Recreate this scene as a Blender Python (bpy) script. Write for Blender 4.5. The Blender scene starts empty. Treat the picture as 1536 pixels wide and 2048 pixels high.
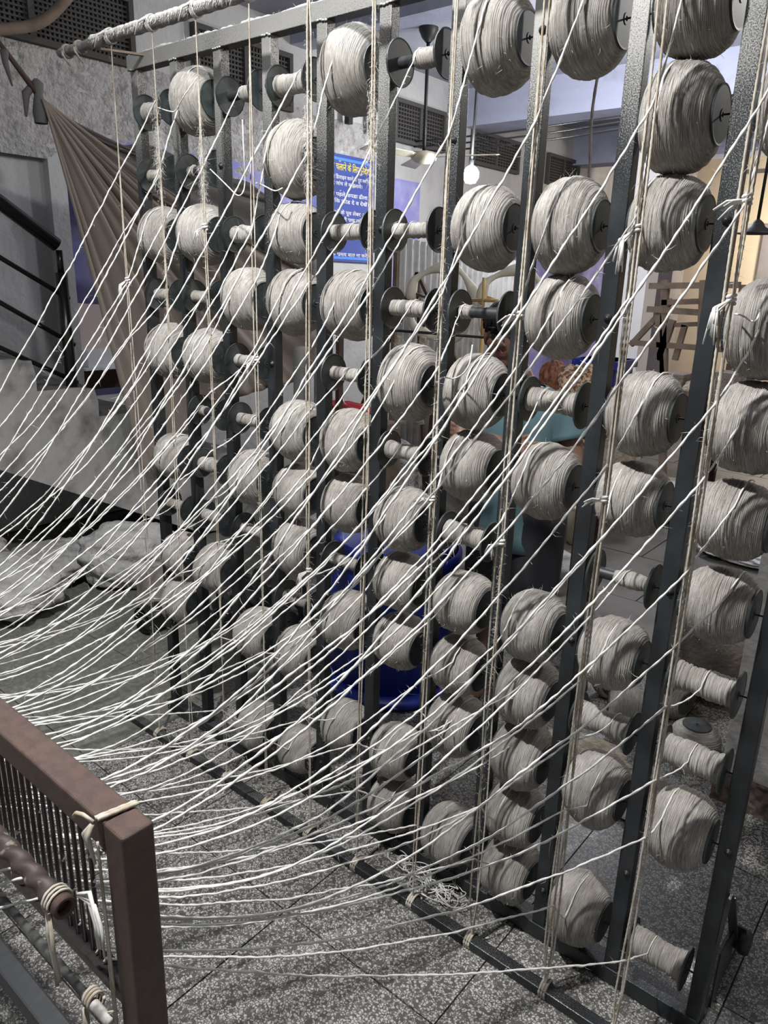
import bpy, bmesh, math, random
import numpy as np
from mathutils import Vector, Matrix
PI = math.pi
random.seed(7); RNG = np.random.default_rng(7)
SC = bpy.context.scene; COL = SC.collection

# ------------------------------------------------------------------ camera
CAM = np.array([2.2621, -1.4780, 1.6510])
CR = np.array([[0.76879983, -0.60397487, -0.21014562],
               [0.6388881, 0.73966934, 0.21145037],
               [0.02772756, -0.29682254, 0.95453002]])   # columns: right, forward, up
FPX = 1489.5
cd = bpy.data.cameras.new('camera'); cam = bpy.data.objects.new('camera', cd); COL.objects.link(cam)
cd.sensor_fit = 'VERTICAL'; cd.sensor_height = 32.0; cd.lens = FPX / 2048 * 32.0
cd.clip_start = 0.02; cd.clip_end = 60
cam.matrix_world = Matrix(((CR[0, 0], CR[0, 2], -CR[0, 1], CAM[0]), (CR[1, 0], CR[1, 2], -CR[1, 1], CAM[1]),
                           (CR[2, 0], CR[2, 2], -CR[2, 1], CAM[2]), (0, 0, 0, 1)))
SC.camera = cam

def at(u, v, axis, val):          # a point of the photograph set on a real plane of the room
    d = CR @ np.array([(u - 768) / FPX, 1, -(v - 1024) / FPX])
    t = (val - CAM[axis]) / d[axis]
    return CAM + t * d

# ------------------------------------------------------------------ light
w = bpy.data.worlds.new('hall_light'); SC.world = w; w.use_nodes = True
w.node_tree.nodes['Background'].inputs[0].default_value = (0.92, 0.95, 1.0, 1)
w.node_tree.nodes['Background'].inputs[1].default_value = 0.21
def lamp(name, loc, power, color, size=0.05, kind='POINT', target=None, sx=1, sy=1):
    l = bpy.data.lights.new(name, kind); l.energy = power; l.color = color
    if kind == 'AREA':
        l.shape = 'RECTANGLE'; l.size = sx; l.size_y = sy
    else:
        l.shadow_soft_size = size
    o = bpy.data.objects.new(name, l); COL.objects.link(o); o.location = loc
    if target is not None:
        o.rotation_euler = (Vector(target) - Vector(loc)).to_track_quat('-Z', 'Y').to_euler()
    return o
lamp('overhead_lamp', (0.95, -0.12, 3.15), 42, (0.93, 0.98, 1.0), 0.05)
fl = lamp('front_lamp', (1.1, -1.25, 3.2), 370, (0.985, 0.99, 1.0), 0.045, 'SPOT', (1.0, -1.0, 0))     # shaded ceiling lamp over the warping floor
fl.data.spot_size = math.radians(126); fl.data.spot_blend = 0.8
lamp('far_wall_fill', (0.3, 9.1, 2.2), 95, (1.0, 0.93, 0.82), 0.2)  # added light for the bright end wall, no lamp fixture there
lamp('middle_fill', (-0.2, 4.2, 3.0), 75, (0.95, 0.96, 1.0), 0.15)  # added fill that lifts the shirt and the middle of the room
lamp('rear_fill', (2.5, 2.7, 3.1), 60, (1.0, 0.97, 0.93), 0.08)  # added fill for the floor behind the creel and the low wall
vs = SC.view_settings
SC.display_settings.display_device = 'sRGB'
vs.view_transform = 'Standard'; vs.look = 'None'; vs.gamma = 1.0; vs.use_curve_mapping = False
vs.exposure = 0.36
SC.cycles.max_bounces = 5; SC.cycles.diffuse_bounces = 3; SC.cycles.glossy_bounces = 2
SC.cycles.transparent_max_bounces = 4
try: SC.cycles.use_denoising = True
except Exception: pass

# ------------------------------------------------------------------ materials
def mat(name, col, rough=0.8, metal=0.0, noise=None, bump=None, spec=None, emit=None):
    """noise=(scale, colour2, detail, lo, hi); bump=(scale, strength, distance)"""
    m = bpy.data.materials.new(name); m.use_nodes = True; nt = m.node_tree; b = nt.nodes['Principled BSDF']
    b.inputs['Base Color'].default_value = (*col, 1); b.inputs['Roughness'].default_value = rough
    b.inputs['Metallic'].default_value = metal
    if spec is not None: b.inputs['Specular IOR Level'].default_value = spec
    geo = nt.nodes.new('ShaderNodeNewGeometry')
    if noise:
        n = nt.nodes.new('ShaderNodeTexNoise'); n.inputs['Scale'].default_value = noise[0]; n.inputs['Detail'].default_value = noise[2]
        nt.links.new(geo.outputs['Position'], n.inputs['Vector'])
        r = nt.nodes.new('ShaderNodeMapRange'); r.inputs[1].default_value = noise[3]; r.inputs[2].default_value = noise[4]
        nt.links.new(n.outputs['Fac'], r.inputs[0])
        mx = nt.nodes.new('ShaderNodeMix'); mx.data_type = 'RGBA'
        mx.inputs[6].default_value = (*col, 1); mx.inputs[7].default_value = (*noise[1], 1)
        nt.links.new(r.outputs[0], mx.inputs[0]); nt.links.new(mx.outputs[2], b.inputs['Base Color'])
        m['mix'] = mx.name
    if bump:
        n2 = nt.nodes.new('ShaderNodeTexNoise'); n2.inputs['Scale'].default_value = bump[0]; n2.inputs['Detail'].default_value = 5
        nt.links.new(geo.outputs['Position'], n2.inputs['Vector'])
        bp = nt.nodes.new('ShaderNodeBump'); bp.inputs['Strength'].default_value = bump[1]; bp.inputs['Distance'].default_value = bump[2]
        nt.links.new(n2.outputs['Fac'], bp.inputs['Height']); nt.links.new(bp.outputs[0], b.inputs['Normal'])
    if emit:
        b.inputs['Emission Color'].default_value = (*emit[0], 1); b.inputs['Emission Strength'].default_value = emit[1]
    return m

M = {}
M['yarn'] = mat('white_yarn', (0.63, 0.615, 0.58), 0.95, noise=(60, (0.53, 0.51, 0.47), 2, .4, .7))
M['cord'] = mat('guide_cord_cotton', (0.46, 0.42, 0.355), 0.95, noise=(25, (0.31, 0.255, 0.185), 3, .45, .65))
M['fuzz'] = mat('cotton_fuzz', (0.60, 0.58, 0.53), 0.95)
M['winding'] = mat('wound_yarn', (0.325, 0.305, 0.275), 0.95, noise=(14, (0.235, 0.215, 0.19), 4, .4, .65), bump=(900, .6, .0012))
def strands(m):
    """each turn of yarn has its own tone: noise drawn out round the spool axis"""
    nt = m.node_tree; b = nt.nodes['Principled BSDF']; src = b.inputs['Base Color'].links[0].from_socket
    tc = nt.nodes.new('ShaderNodeTexCoord'); mp = nt.nodes.new('ShaderNodeMapping'); mp.inputs['Scale'].default_value = (700, 40, 40)
    n = nt.nodes.new('ShaderNodeTexNoise'); n.inputs['Scale'].default_value = 1; n.inputs['Detail'].default_value = 2; n.inputs['Distortion'].default_value = .6
    nt.links.new(tc.outputs['Object'], mp.inputs[0]); nt.links.new(mp.outputs[0], n.inputs['Vector'])
    r = nt.nodes.new('ShaderNodeMapRange'); r.inputs[1].default_value = .3; r.inputs[2].default_value = .7; r.inputs[3].default_value = .62; r.inputs[4].default_value = 1.3
    nt.links.new(n.outputs['Fac'], r.inputs[0])
    mm = nt.nodes.new('ShaderNodeMix'); mm.data_type = 'RGBA'; mm.blend_type = 'MULTIPLY'; mm.inputs[0].default_value = 1
    nt.links.new(src, mm.inputs[6]); nt.links.new(r.outputs[0], mm.inputs[7]); nt.links.new(mm.outputs[2], b.inputs['Base Color'])
strands(M['winding'])
M['flange'] = mat('dark_plastic', (0.022, 0.026, 0.026), 0.5, noise=(30, (0.05, 0.06, 0.058), 4, .45, .75))
M['core'] = mat('black_core', (0.02, 0.021, 0.023), 0.5)
M['steel'] = mat('galvanised_steel', (0.019, 0.021, 0.023), 0.38, 0.35, noise=(9, (0.043, 0.050, 0.054), 5, .45, .8), bump=(90, .12, .0006))
M['wire'] = mat('dark_wire', (0.03, 0.03, 0.03), 0.5, 0.5)
M['rust'] = mat('brown_oxide_paint', (0.050, 0.026, 0.019), 0.45, 0.0, noise=(60, (0.078, 0.040, 0.027), 4, .4, .65), bump=(1400, .9, .0012), spec=.7)
M['reedrod'] = mat('reed_rod_steel', (0.05, 0.04, 0.04), 0.3, 0.6)
M['twistrod'] = mat('dusty_dark_rod', (0.055, 0.04, 0.036), 0.6, 0.2, noise=(45, (0.30, 0.27, 0.22), 3, .58, .70))
M['palerod'] = mat('linty_pipe', (0.16, 0.15, 0.14), 0.8, 0.0, noise=(18, (0.55, 0.53, 0.49), 5, .45, .6))
M['greybar'] = mat('dusty_iron_bar', (0.13, 0.12, 0.115), 0.85, noise=(60, (0.24, 0.225, 0.21), 5, .45, .65), bump=(200, .6, .002))
M['dust'] = mat('lint_dust', (0.48, 0.465, 0.44), 1.0, bump=(500, .8, .002))
M['plaster'] = mat('white_plaster', (0.54, 0.53, 0.53), 0.9, noise=(3.5, (0.41, 0.40, 0.40), 8, .5, .75), bump=(26, .6, .012))
M['rough_plaster'] = mat('peeling_plaster', (0.52, 0.50, 0.49), 0.95, noise=(17, (0.30, 0.285, 0.275), 10, .48, .72), bump=(38, 1.0, .03))
M['ceiling'] = mat('ceiling_paint', (0.34, 0.345, 0.40), 0.9, noise=(2, (0.26, 0.265, 0.31), 6, .4, .7), bump=(15, .3, .01))
M['beam'] = mat('blue_white_beam', (0.40, 0.42, 0.54), 0.85, noise=(4, (0.30, 0.31, 0.40), 8, .5, .75), bump=(30, .4, .01))
M['concrete'] = mat('worn_concrete', (0.36, 0.35, 0.335), 0.95, noise=(7, (0.15, 0.145, 0.14), 9, .48, .72), bump=(30, .5, .008))
M['vent'] = mat('vent_grey', (0.075, 0.070, 0.066), 0.9)
M['black'] = mat('black_paint', (0.012, 0.012, 0.012), 0.25)
M['treaddirt'] = mat('dirty_tread', (0.15, 0.14, 0.13), 0.95, noise=(12, (0.09, 0.085, 0.08), 6, .45, .7))
M['shade_black'] = mat('painted_shade_black', (0.01, 0.01, 0.01), 1.0)  # near-black colour stands in for shade inside openings
M['tarp'] = mat('brown_tarpaulin', (0.27, 0.225, 0.19), 0.85, noise=(2.5, (0.21, 0.175, 0.15), 5, .45, .7), bump=(220, .25, .001))
M['tarp2'] = mat('dark_grey_tarpaulin', (0.13, 0.12, 0.115), 0.85, noise=(3, (0.085, 0.078, 0.075), 5, .45, .7))
M['sack'] = mat('white_sack', (0.40, 0.39, 0.375), 0.8, noise=(12, (0.27, 0.26, 0.25), 5, .45, .7), bump=(16, 1.0, .03))
M['blue'] = mat('blue_plastic', (0.004, 0.016, 0.19), 0.42)
M['teal'] = mat('teal_cotton', (0.075, 0.135, 0.15), 0.9, noise=(8, (0.06, 0.11, 0.125), 4, .45, .7))
M['shorts'] = mat('black_cotton', (0.012, 0.012, 0.016), 0.9)
M['skin'] = mat('brown_skin', (0.20, 0.108, 0.072), 0.5)
M['hair'] = mat('black_hair', (0.010, 0.008, 0.008), 0.4)
M['eye'] = mat('eye_white', (0.33, 0.30, 0.28), 0.35)
M['lip'] = mat('lip', (0.25, 0.09, 0.075), 0.5)
M['wood'] = mat('dusty_wood', (0.20, 0.15, 0.115), 0.85, noise=(10, (0.13, 0.095, 0.07), 6, .45, .7))
M['darkwood'] = mat('dark_wood', (0.07, 0.042, 0.03), 0.7)
M['bamboo'] = mat('bamboo', (0.55, 0.36, 0.13), 0.6)
M['hank'] = mat('cream_hank', (0.72, 0.68, 0.56), 0.95, bump=(300, .8, .003))
M['fibre'] = mat('raw_fibre', (0.52, 0.46, 0.37), 0.95, noise=(40, (0.33, 0.28, 0.21), 6, .4, .65), bump=(90, 1.0, .02))
M['sheet'] = mat('grey_corrugated_sheet', (0.30, 0.295, 0.285), 0.7, noise=(8, (0.19, 0.185, 0.18), 6, .45, .7))
M['cream'] = mat('cream_plastic', (0.55, 0.50, 0.38), 0.6)
M['plastic'] = mat('white_polythene', (0.55, 0.56, 0.58), 0.3, bump=(22, .8, .02))
M['sacking'] = mat('brown_sacking', (0.20, 0.175, 0.15), 0.95, noise=(9, (0.12, 0.105, 0.09), 6, .45, .7), bump=(60, .9, .01))
M['signblue'] = mat('sign_blue', (0.045, 0.075, 0.33), 0.35)
M['signrim'] = mat('sign_border_blue', (0.08, 0.25, 0.75), 0.35)
M['white'] = mat('white_print', (0.75, 0.75, 0.80), 0.6)
M['yellow'] = mat('yellow_print', (0.75, 0.62, 0.08), 0.6)
M['lilac'] = mat('lilac_paint', (0.28, 0.27, 0.60), 0.85, noise=(5, (0.4, 0.4, 0.66), 7, .45, .7))
M['creamwall'] = mat('cream_wall', (0.80, 0.66, 0.46), 0.9, noise=(2, (0.7, 0.58, 0.42), 5, .4, .7))
M['greywall'] = mat('grey_wall', (0.30, 0.27, 0.26), 0.9, noise=(3, (0.22, 0.2, 0.2), 5, .4, .7))
M['red'] = mat('red_cloth', (0.35, 0.015, 0.02), 0.8)
M['floral'] = mat('floral_cloth', (0.45, 0.33, 0.2), 0.9, noise=(55, (0.13, 0.06, 0.045), 2, .45, .55))
M['auburn'] = mat('auburn_hair_form', (0.22, 0.07, 0.025), 0.6, noise=(40, (0.05, 0.02, 0.015), 3, .45, .6))
M['bulb'] = mat('lit_bulb', (1, 1, 1), 0.5, emit=((0.95, 1.0, 0.98), 60))
M['stone'] = mat('grey_stone_slab', (0.17, 0.165, 0.155), 0.5, noise=(5, (0.105, 0.10, 0.095), 8, .45, .7), bump=(30, .2, .004))
M['drab'] = mat('drab_mottled_floor', (0.115, 0.115, 0.095), 0.7, noise=(45, (0.17, 0.165, 0.145), 6, .45, .62), bump=(40, .2, .003))
M['grout'] = mat('joint_cement', (0.13, 0.115, 0.095), 0.95)
M['pillar'] = mat('rough_white_pillar', (0.62, 0.59, 0.55), 0.95, noise=(22, (0.42, 0.40, 0.37), 6, .5, .7), bump=(50, .6, .008))

def dusty(m, col, amount):
    """settled lint on upward and front faces: patchy, plus painted lamp light higher up"""
    nt = m.node_tree; b = nt.nodes['Principled BSDF']; src = b.inputs['Base Color'].links[0].from_socket
    geo = nt.nodes.new('ShaderNodeNewGeometry'); n = nt.nodes.new('ShaderNodeTexNoise'); n.inputs['Scale'].default_value = 420
    n.inputs['Detail'].default_value = 6
    nt.links.new(geo.outputs['Position'], n.inputs['Vector'])
    n3 = nt.nodes.new('ShaderNodeTexNoise'); n3.inputs['Scale'].default_value = 4
    nt.links.new(geo.outputs['Position'], n3.inputs['Vector'])
    sp = nt.nodes.new('ShaderNodeSeparateXYZ'); nt.links.new(geo.outputs['Normal'], sp.inputs[0])
    a = nt.nodes.new('ShaderNodeMath'); a.operation = 'MULTIPLY_ADD'; nt.links.new(sp.outputs[2], a.inputs[0]); a.inputs[1].default_value = 0.5; a.inputs[2].default_value = 0
    s = nt.nodes.new('ShaderNodeMath'); s.operation = 'MULTIPLY_ADD'; nt.links.new(sp.outputs[1], s.inputs[0]); s.inputs[1].default_value = -0.16; nt.links.new(a.outputs[0], s.inputs[2])
    t = nt.nodes.new('ShaderNodeMath'); t.operation = 'ADD'; nt.links.new(s.outputs[0], t.inputs[0]); nt.links.new(n.outputs['Fac'], t.inputs[1])
    t2 = nt.nodes.new('ShaderNodeMath'); t2.operation = 'MULTIPLY_ADD'; nt.links.new(n3.outputs['Fac'], t2.inputs[0]); t2.inputs[1].default_value = .5; nt.links.new(t.outputs[0], t2.inputs[2])
    # lint near the guide bar; the height ramp also paints in lamp light
    ps = nt.nodes.new('ShaderNodeSeparateXYZ'); nt.links.new(geo.outputs['Position'], ps.inputs[0])
    hz = nt.nodes.new('ShaderNodeMapRange'); hz.inputs[1].default_value = 1.45; hz.inputs[2].default_value = 2.3; hz.inputs[3].default_value = -.42; hz.inputs[4].default_value = .30
    nt.links.new(ps.outputs[2], hz.inputs[0])
    t3 = nt.nodes.new('ShaderNodeMath'); t3.operation = 'ADD'; nt.links.new(t2.outputs[0], t3.inputs[0]); nt.links.new(hz.outputs[0], t3.inputs[1])
    r = nt.nodes.new('ShaderNodeMapRange'); r.inputs[1].default_value = 0.86; r.inputs[2].default_value = 1.15; r.inputs[4].default_value = amount
    nt.links.new(t3.outputs[0], r.inputs[0])
    mx = nt.nodes.new('ShaderNodeMix'); mx.data_type = 'RGBA'; mx.inputs[7].default_value = (*col, 1)
    nt.links.new(r.outputs[0], mx.inputs[0]); nt.links.new(src, mx.inputs[6]); nt.links.new(mx.outputs[2], b.inputs['Base Color'])
dusty(M['steel'], (0.52, 0.505, 0.47), 0.75)

def terrazzo():
    m = bpy.data.materials.new('terrazzo'); m.use_nodes = True; nt = m.node_tree; b = nt.nodes['Principled BSDF']
    b.inputs['Roughness'].default_value = 0.38
    g = nt.nodes.new('ShaderNodeNewGeometry')
    wn = nt.nodes.new('ShaderNodeTexNoise'); wn.inputs['Scale'].default_value = 70
    nt.links.new(g.outputs['Position'], wn.inputs['Vector'])
    va = nt.nodes.new('ShaderNodeVectorMath'); va.operation = 'MULTIPLY_ADD'; va.inputs[1].default_value = (.012, .012, .012)
    nt.links.new(wn.outputs['Color'], va.inputs[0]); nt.links.new(g.outputs['Position'], va.inputs[2])
    ve = nt.nodes.new('ShaderNodeTexVoronoi'); ve.feature = 'DISTANCE_TO_EDGE'; ve.inputs['Scale'].default_value = 145
    vc = nt.nodes.new('ShaderNodeTexVoronoi'); vc.feature = 'F1'; vc.inputs['Scale'].default_value = 145
    for v in (ve, vc): nt.links.new(va.outputs[0], v.inputs['Vector'])
    sp = nt.nodes.new('ShaderNodeSeparateColor'); nt.links.new(vc.outputs['Color'], sp.inputs[0])
    r1 = nt.nodes.new('ShaderNodeMapRange'); r1.inputs[1].default_value = 0.09; r1.inputs[2].default_value = 0.14
    nt.links.new(ve.outputs['Distance'], r1.inputs[0])
    r2 = nt.nodes.new('ShaderNodeMapRange'); r2.inputs[1].default_value = 0.16; r2.inputs[2].default_value = 0.45
    nt.links.new(sp.outputs[0], r2.inputs[0])
    mu = nt.nodes.new('ShaderNodeMath'); mu.operation = 'MULTIPLY'; nt.links.new(r1.outputs[0], mu.inputs[0]); nt.links.new(r2.outputs[0], mu.inputs[1])
    n = nt.nodes.new('ShaderNodeTexNoise'); n.inputs['Scale'].default_value = 3; n.inputs['Detail'].default_value = 7; nt.links.new(g.outputs['Position'], n.inputs['Vector'])
    ml = nt.nodes.new('ShaderNodeMapRange'); ml.inputs[1].default_value = .35; ml.inputs[2].default_value = .7; ml.inputs[3].default_value = 1.0; ml.inputs[4].default_value = .62
    nt.links.new(n.outputs['Fac'], ml.inputs[0])
    mx = nt.nodes.new('ShaderNodeMix'); mx.data_type = 'RGBA'; mx.inputs[6].default_value = (0.098, 0.092, 0.083, 1); mx.inputs[7].default_value = (0.47, 0.455, 0.425, 1)
    nt.links.new(mu.outputs[0], mx.inputs[0])
    mm = nt.nodes.new('ShaderNodeMix'); mm.data_type = 'RGBA'; mm.blend_type = 'MULTIPLY'; mm.inputs[0].default_value = 1
    nt.links.new(mx.outputs[2], mm.inputs[6]); nt.links.new(ml.outputs[0], mm.inputs[7]); nt.links.new(mm.outputs[2], b.inputs['Base Color'])
    return m
M['terrazzo'] = terrazzo()

# ------------------------------------------------------------------ builders
def tag(o, label=None, cat=None, group=None, kind=None):
    if label: o['label'] = label
    if cat: o['category'] = cat
    if group: o['group'] = group
    if kind: o['kind'] = kind
    return o
def thing(name, label, cat, loc=(0, 0, 0), group=None):
    o = bpy.data.objects.new(name, None); COL.objects.link(o); o.location = loc; o.empty_display_size = .05
    return tag(o, label, cat, group)
def root_of(o):
    v = Vector((0, 0, 0))
    while o is not None:
        v += Vector(o.location); o = o.parent
    return v
class MB:
    """collects shapes in world coordinates, links them as one mesh object"""
    def __init__(s): s.v = []; s.f = []; s.n = 0; s.mi = []
    def add(s, v, f, mi=0):
        v = np.asarray(v, float); s.v.append(v); s.f += [tuple(int(i) + s.n for i in q) for q in f]; s.mi += [mi] * len(f); s.n += len(v); return s
    def box(s, a, b, mi=0):
        x0, y0, z0 = a; x1, y1, z1 = b
        v = [(x0, y0, z0), (x1, y0, z0), (x1, y1, z0), (x0, y1, z0), (x0, y0, z1), (x1, y0, z1), (x1, y1, z1), (x0, y1, z1)]
        return s.add(v, [(0, 3, 2, 1), (4, 5, 6, 7), (0, 1, 5, 4), (1, 2, 6, 5), (2, 3, 7, 6), (3, 0, 4, 7)], mi)
    def bar(s, p, q, w, h=None, roll=0, up=(0, 0, 1)):
        h = h or w; p = Vector(p); q = Vector(q); d = (q - p).normalized(); u = Vector(up)
        if abs(d.dot(u)) > .97: u = Vector((1, 0, 0))
        a = d.cross(u).normalized(); b = a.cross(d).normalized()
        v = [tuple(c + a * (i * w / 2) + b * (j * h / 2)) for c in (p, q) for i, j in ((-1, -1), (1, -1), (1, 1), (-1, 1))]
        return s.add(v, [(0, 3, 2, 1), (4, 5, 6, 7), (0, 1, 5, 4), (1, 2, 6, 5), (2, 3, 7, 6), (3, 0, 4, 7)])
    def tube(s, pts, r, n=8, cap=True, lobe=0, pitch=.024, squash=None):
        P = np.asarray(pts, float); T = np.gradient(P, axis=0); T /= np.linalg.norm(T, axis=1)[:, None] + 1e-12
        ref = np.array([0, 0, 1.]) if abs(T[:, 2]).mean() < .8 else np.array([1., 0, 0])
        A = np.cross(T, ref); A /= np.linalg.norm(A, axis=1)[:, None] + 1e-12; B = np.cross(A, T)
        L = np.concatenate([[0], np.cumsum(np.linalg.norm(np.diff(P, axis=0), axis=1))])
        th = np.arange(n) * 2 * PI / n; r = np.broadcast_to(np.asarray(r, float), (len(P),))
        ph = 2 * PI * L / pitch if lobe else np.zeros(len(P))
        rr = r[:, None] * (1 - lobe + lobe * np.cos(2 * (th[None] - ph[:, None] / 2)))
        v = P[:, None] + rr[..., None] * (np.cos(th)[None, :, None] * A[:, None] + np.sin(th)[None, :, None] * B[:, None])
        m = len(P); i = np.arange(m - 1)[:, None] * n; j = np.arange(n)[None]; k = (j + 1) % n
        f = np.stack([i + j, i + k, i + n + k, i + n + j], -1).reshape(-1, 4).tolist()
        if cap: f += [tuple(range(n - 1, -1, -1)), tuple(range((m - 1) * n, m * n))]
        return s.add(v.reshape(-1, 3), f)
    def lathe(s, prof, c=(0, 0, 0), axis='z', n=24, cap=False, mi=0):
        pr = np.asarray(prof, float); th = np.arange(n) * 2 * PI / n
        a = pr[:, 0][:, None] * np.cos(th); b = pr[:, 0][:, None] * np.sin(th); h = np.repeat(pr[:, 1][:, None], n, 1)
        v = {'z': (a, b, h), 'x': (h, a, b), 'y': (b, h, a)}[axis]
        v = np.stack(v, -1).reshape(-1, 3) + np.asarray(c, float)
        m = len(pr); i = np.arange(m - 1)[:, None] * n; j = np.arange(n)[None]; k = (j + 1) % n
        f = np.stack([i + j, i + k, i + n + k, i + n + j], -1).reshape(-1, 4).tolist()
        if cap: f += [tuple(range(n - 1, -1, -1)), tuple(range((m - 1) * n, m * n))]
        return s.add(v, f, mi)
    def ell(s, c, r, n=16, m=10, rot=None, mi=0):
        ph = np.linspace(0, PI, m + 1); th = np.arange(n) * 2 * PI / n
        v = np.stack([np.sin(ph)[:, None] * np.cos(th), np.sin(ph)[:, None] * np.sin(th), np.repeat(np.cos(ph)[:, None], n, 1)], -1).reshape(-1, 3) * np.asarray(r, float)
        if rot is not None: v = v @ np.array(Matrix(rot)).T
        i = np.arange(m)[:, None] * n; j = np.arange(n)[None]; k = (j + 1) % n
        f = np.stack([i + j, i + n + j, i + n + k, i + k], -1).reshape(-1, 4).tolist()
        return s.add(v + np.asarray(c, float), f, mi)
    def hairs(s, P, D, L, w=.00028):
        """short fibres: thin tapering blades with a bend"""
        P = np.asarray(P, float); D = np.asarray(D, float); k = len(P); L = np.asarray(L, float).reshape(-1, 1)
        side = np.cross(D, RNG.normal(size=(k, 3))); side /= np.linalg.norm(side, axis=1)[:, None] + 1e-9
        bend = RNG.normal(size=(k, 3)) * .35
        mid = P + D * L * .5; tip = P + (D + bend) * L
        v = np.stack([P - side * w, P + side * w, mid - side * w * .8, mid + side * w * .8, tip], 1).reshape(-1, 3)
        b = np.arange(k)[:, None] * 5
        s.add(v, (b + np.array([0, 1, 3, 2])).tolist()); s.f += [tuple(x) for x in (b + np.array([2, 3, 4]) + s.n - len(v)).tolist()]; s.mi += [0] * k
        return s
    def mesh(s, name, mats, smooth=False, off=(0, 0, 0)):
        v = np.concatenate(s.v) - np.asarray(off, float)
        me = bpy.data.meshes.new(name); me.from_pydata(v.tolist(), [], s.f)
        for m in (mats if isinstance(mats, (list, tuple)) else [mats]): me.materials.append(M[m] if isinstance(m, str) else m)
        if any(s.mi): me.polygons.foreach_set('material_index', s.mi)
        if smooth: me.polygons.foreach_set('use_smooth', [True] * len(me.polygons))
        me.update(); return me
    def obj(s, name, mats, parent=None, smooth=False, origin=None):
        base = root_of(parent) if parent is not None else Vector((0, 0, 0))
        o_ = Vector(origin) if origin is not None else base
        me = s.mesh(name, mats, smooth, tuple(o_))
        o = bpy.data.objects.new(name, me); COL.objects.link(o); o.parent = parent; o.location = o_ - base
        return o
def struct(o): o['kind'] = 'structure'; return o
def stuff(o): o['kind'] = 'stuff'; return o
def bevel(o, w=.003, seg=2):
    b = o.modifiers.new('bevel', 'BEVEL'); b.width = w; b.segments = seg; b.limit_method = 'ANGLE'; return o

def fnoise(x, seed, octs=((1, 1),)):
    """smooth 1-D noise made of sines"""
    r = np.random.default_rng(seed); o = np.zeros_like(x)
    for f, a in octs:
        for _ in range(3): o += a / 2 * np.sin(x * f * r.uniform(.7, 1.4) + r.uniform(0, 6.3))
    return o
def resample(P, ds):
    P = np.asarray(P, float); L = np.concatenate([[0], np.cumsum(np.linalg.norm(np.diff(P, axis=0), axis=1))])
    t = np.linspace(0, L[-1], max(4, int(L[-1] / ds)))
    return np.stack([np.interp(t, L, P[:, k]) for k in range(3)], 1), t
ORD = ['zeroth', 'first', 'second', 'third', 'fourth', 'fifth', 'sixth', 'seventh', 'eighth', 'ninth', 'tenth', 'eleventh', 'twelfth']

# ------------------------------------------------------------------ room shell
XL, ZC = -2.5, 3.5
floor = struct(MB().box((-3.2, -3.5, -.12), (5.2, 10.2, -.012)).obj('floor', 'grout'))
tile = None; dme = None; tile_first = True
for iy in range(-5, 4):
    for ix in range(6, -8, -1):
        x0 = 1.055 + ix * .5; y0 = -.375 + iy * .5
        if x0 < XL or x0 > 3.6: continue
        if tile is None:
            tile = MB().box((0.002, 0.002, -.02), (.498, .498, 0)).obj('tile', 'terrazzo', floor)
            tile.location = (x0, y0, 0); tme = tile.data
        else:
            if x0 < .05:
                if dme is None: dme = tme.copy(); dme.materials.clear(); dme.materials.append(M['drab'])  # darker mottled tiles towards the left wall
            t = bpy.data.objects.new('tile', dme if x0 < .05 else tme); COL.objects.link(t); t.parent = floor; t.location = (x0, y0, random.uniform(-.0008, 0))
for iy in range(11):
    for ix in range(9):
        x0 = -2.5 + ix * .8 + (iy % 2) * .25; y0 = 1.628 + iy * .72
        if ix == 0 and iy == 0:
            sl = MB().box((0.004, 0.004, -.02), (.796, .716, 0)).obj('slab', 'stone', floor); sl.location = (x0, y0, 0); sme = sl.data
        else:
            t = bpy.data.objects.new('slab', sme); COL.objects.link(t); t.parent = floor; t.location = (x0, y0, random.uniform(-.002, 0))

# left wall, with a doorway hidden half behind the tarpaulin
wl = MB()
wl.box((XL - .25, -3.5, 0), (XL, -.6, ZC)).box((XL - .25, -.6, 2.56), (XL, 1.02, ZC)).box((XL - .25, -.6, 0), (XL - .07, 1.02, 2.56))
wl.box((XL - .25, 1.02, 0), (XL, 1.13, ZC)).box((XL - .25, 1.13, 2.2), (XL, 2.1, ZC)).box((XL - .25, 1.13, 0), (XL, 2.1, .8)).box((XL - .25, 2.1, 0), (XL, 10, ZC))
struct(wl.obj('wall_left', 'plaster'))
rp = MB()
g = 26
for (ya, yb, za, zb) in ((.1, 4.1, 2.3, 2.95), (-.6, 1.0, 2.56, 2.93)):
    ys = np.linspace(ya, yb, 90); zs = np.linspace(za, zb, g)
    Yg, Zg = np.meshgrid(ys, zs, indexing='ij')
    h = .012 + .010 * np.sin(Yg * 23 + 3 * np.sin(Zg * 19)) * np.sin(Zg * 31 + Yg * 7) + .006 * RNG.normal(size=Yg.shape)
    e = np.minimum(1, np.minimum(np.minimum(Yg - ya, yb - Yg), np.minimum(Zg - za, zb - Zg)) / .08); h = h * np.clip(e, 0, 1) - .004
    v = np.stack([XL + .002 + h, Yg, Zg], -1).reshape(-1, 3)
    f = [(a * g + b, (a + 1) * g + b, (a + 1) * g + b + 1, a * g + b + 1) for a in range(89) for b in range(g - 1)]
    rp.add(v, f)
rpo = struct(rp.obj('trim_1', 'rough_plaster', smooth=True))
pt = MB()
pt.box((XL - .01, 1.3, 2.22), (XL + .012, 3.2, 2.47)).box((XL - .01, 4.3, 1.2), (XL + .012, 4.75, 2.56)).box((XL - .01, 5.3, 0), (XL + .012, 9.9, 2.52))
struct(pt.obj('trim_2', 'lilac'))
struct(MB().box((XL - .25, 9.9, 0), (5.2, 10.1, ZC)).obj('wall_back', 'creamwall'))
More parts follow.
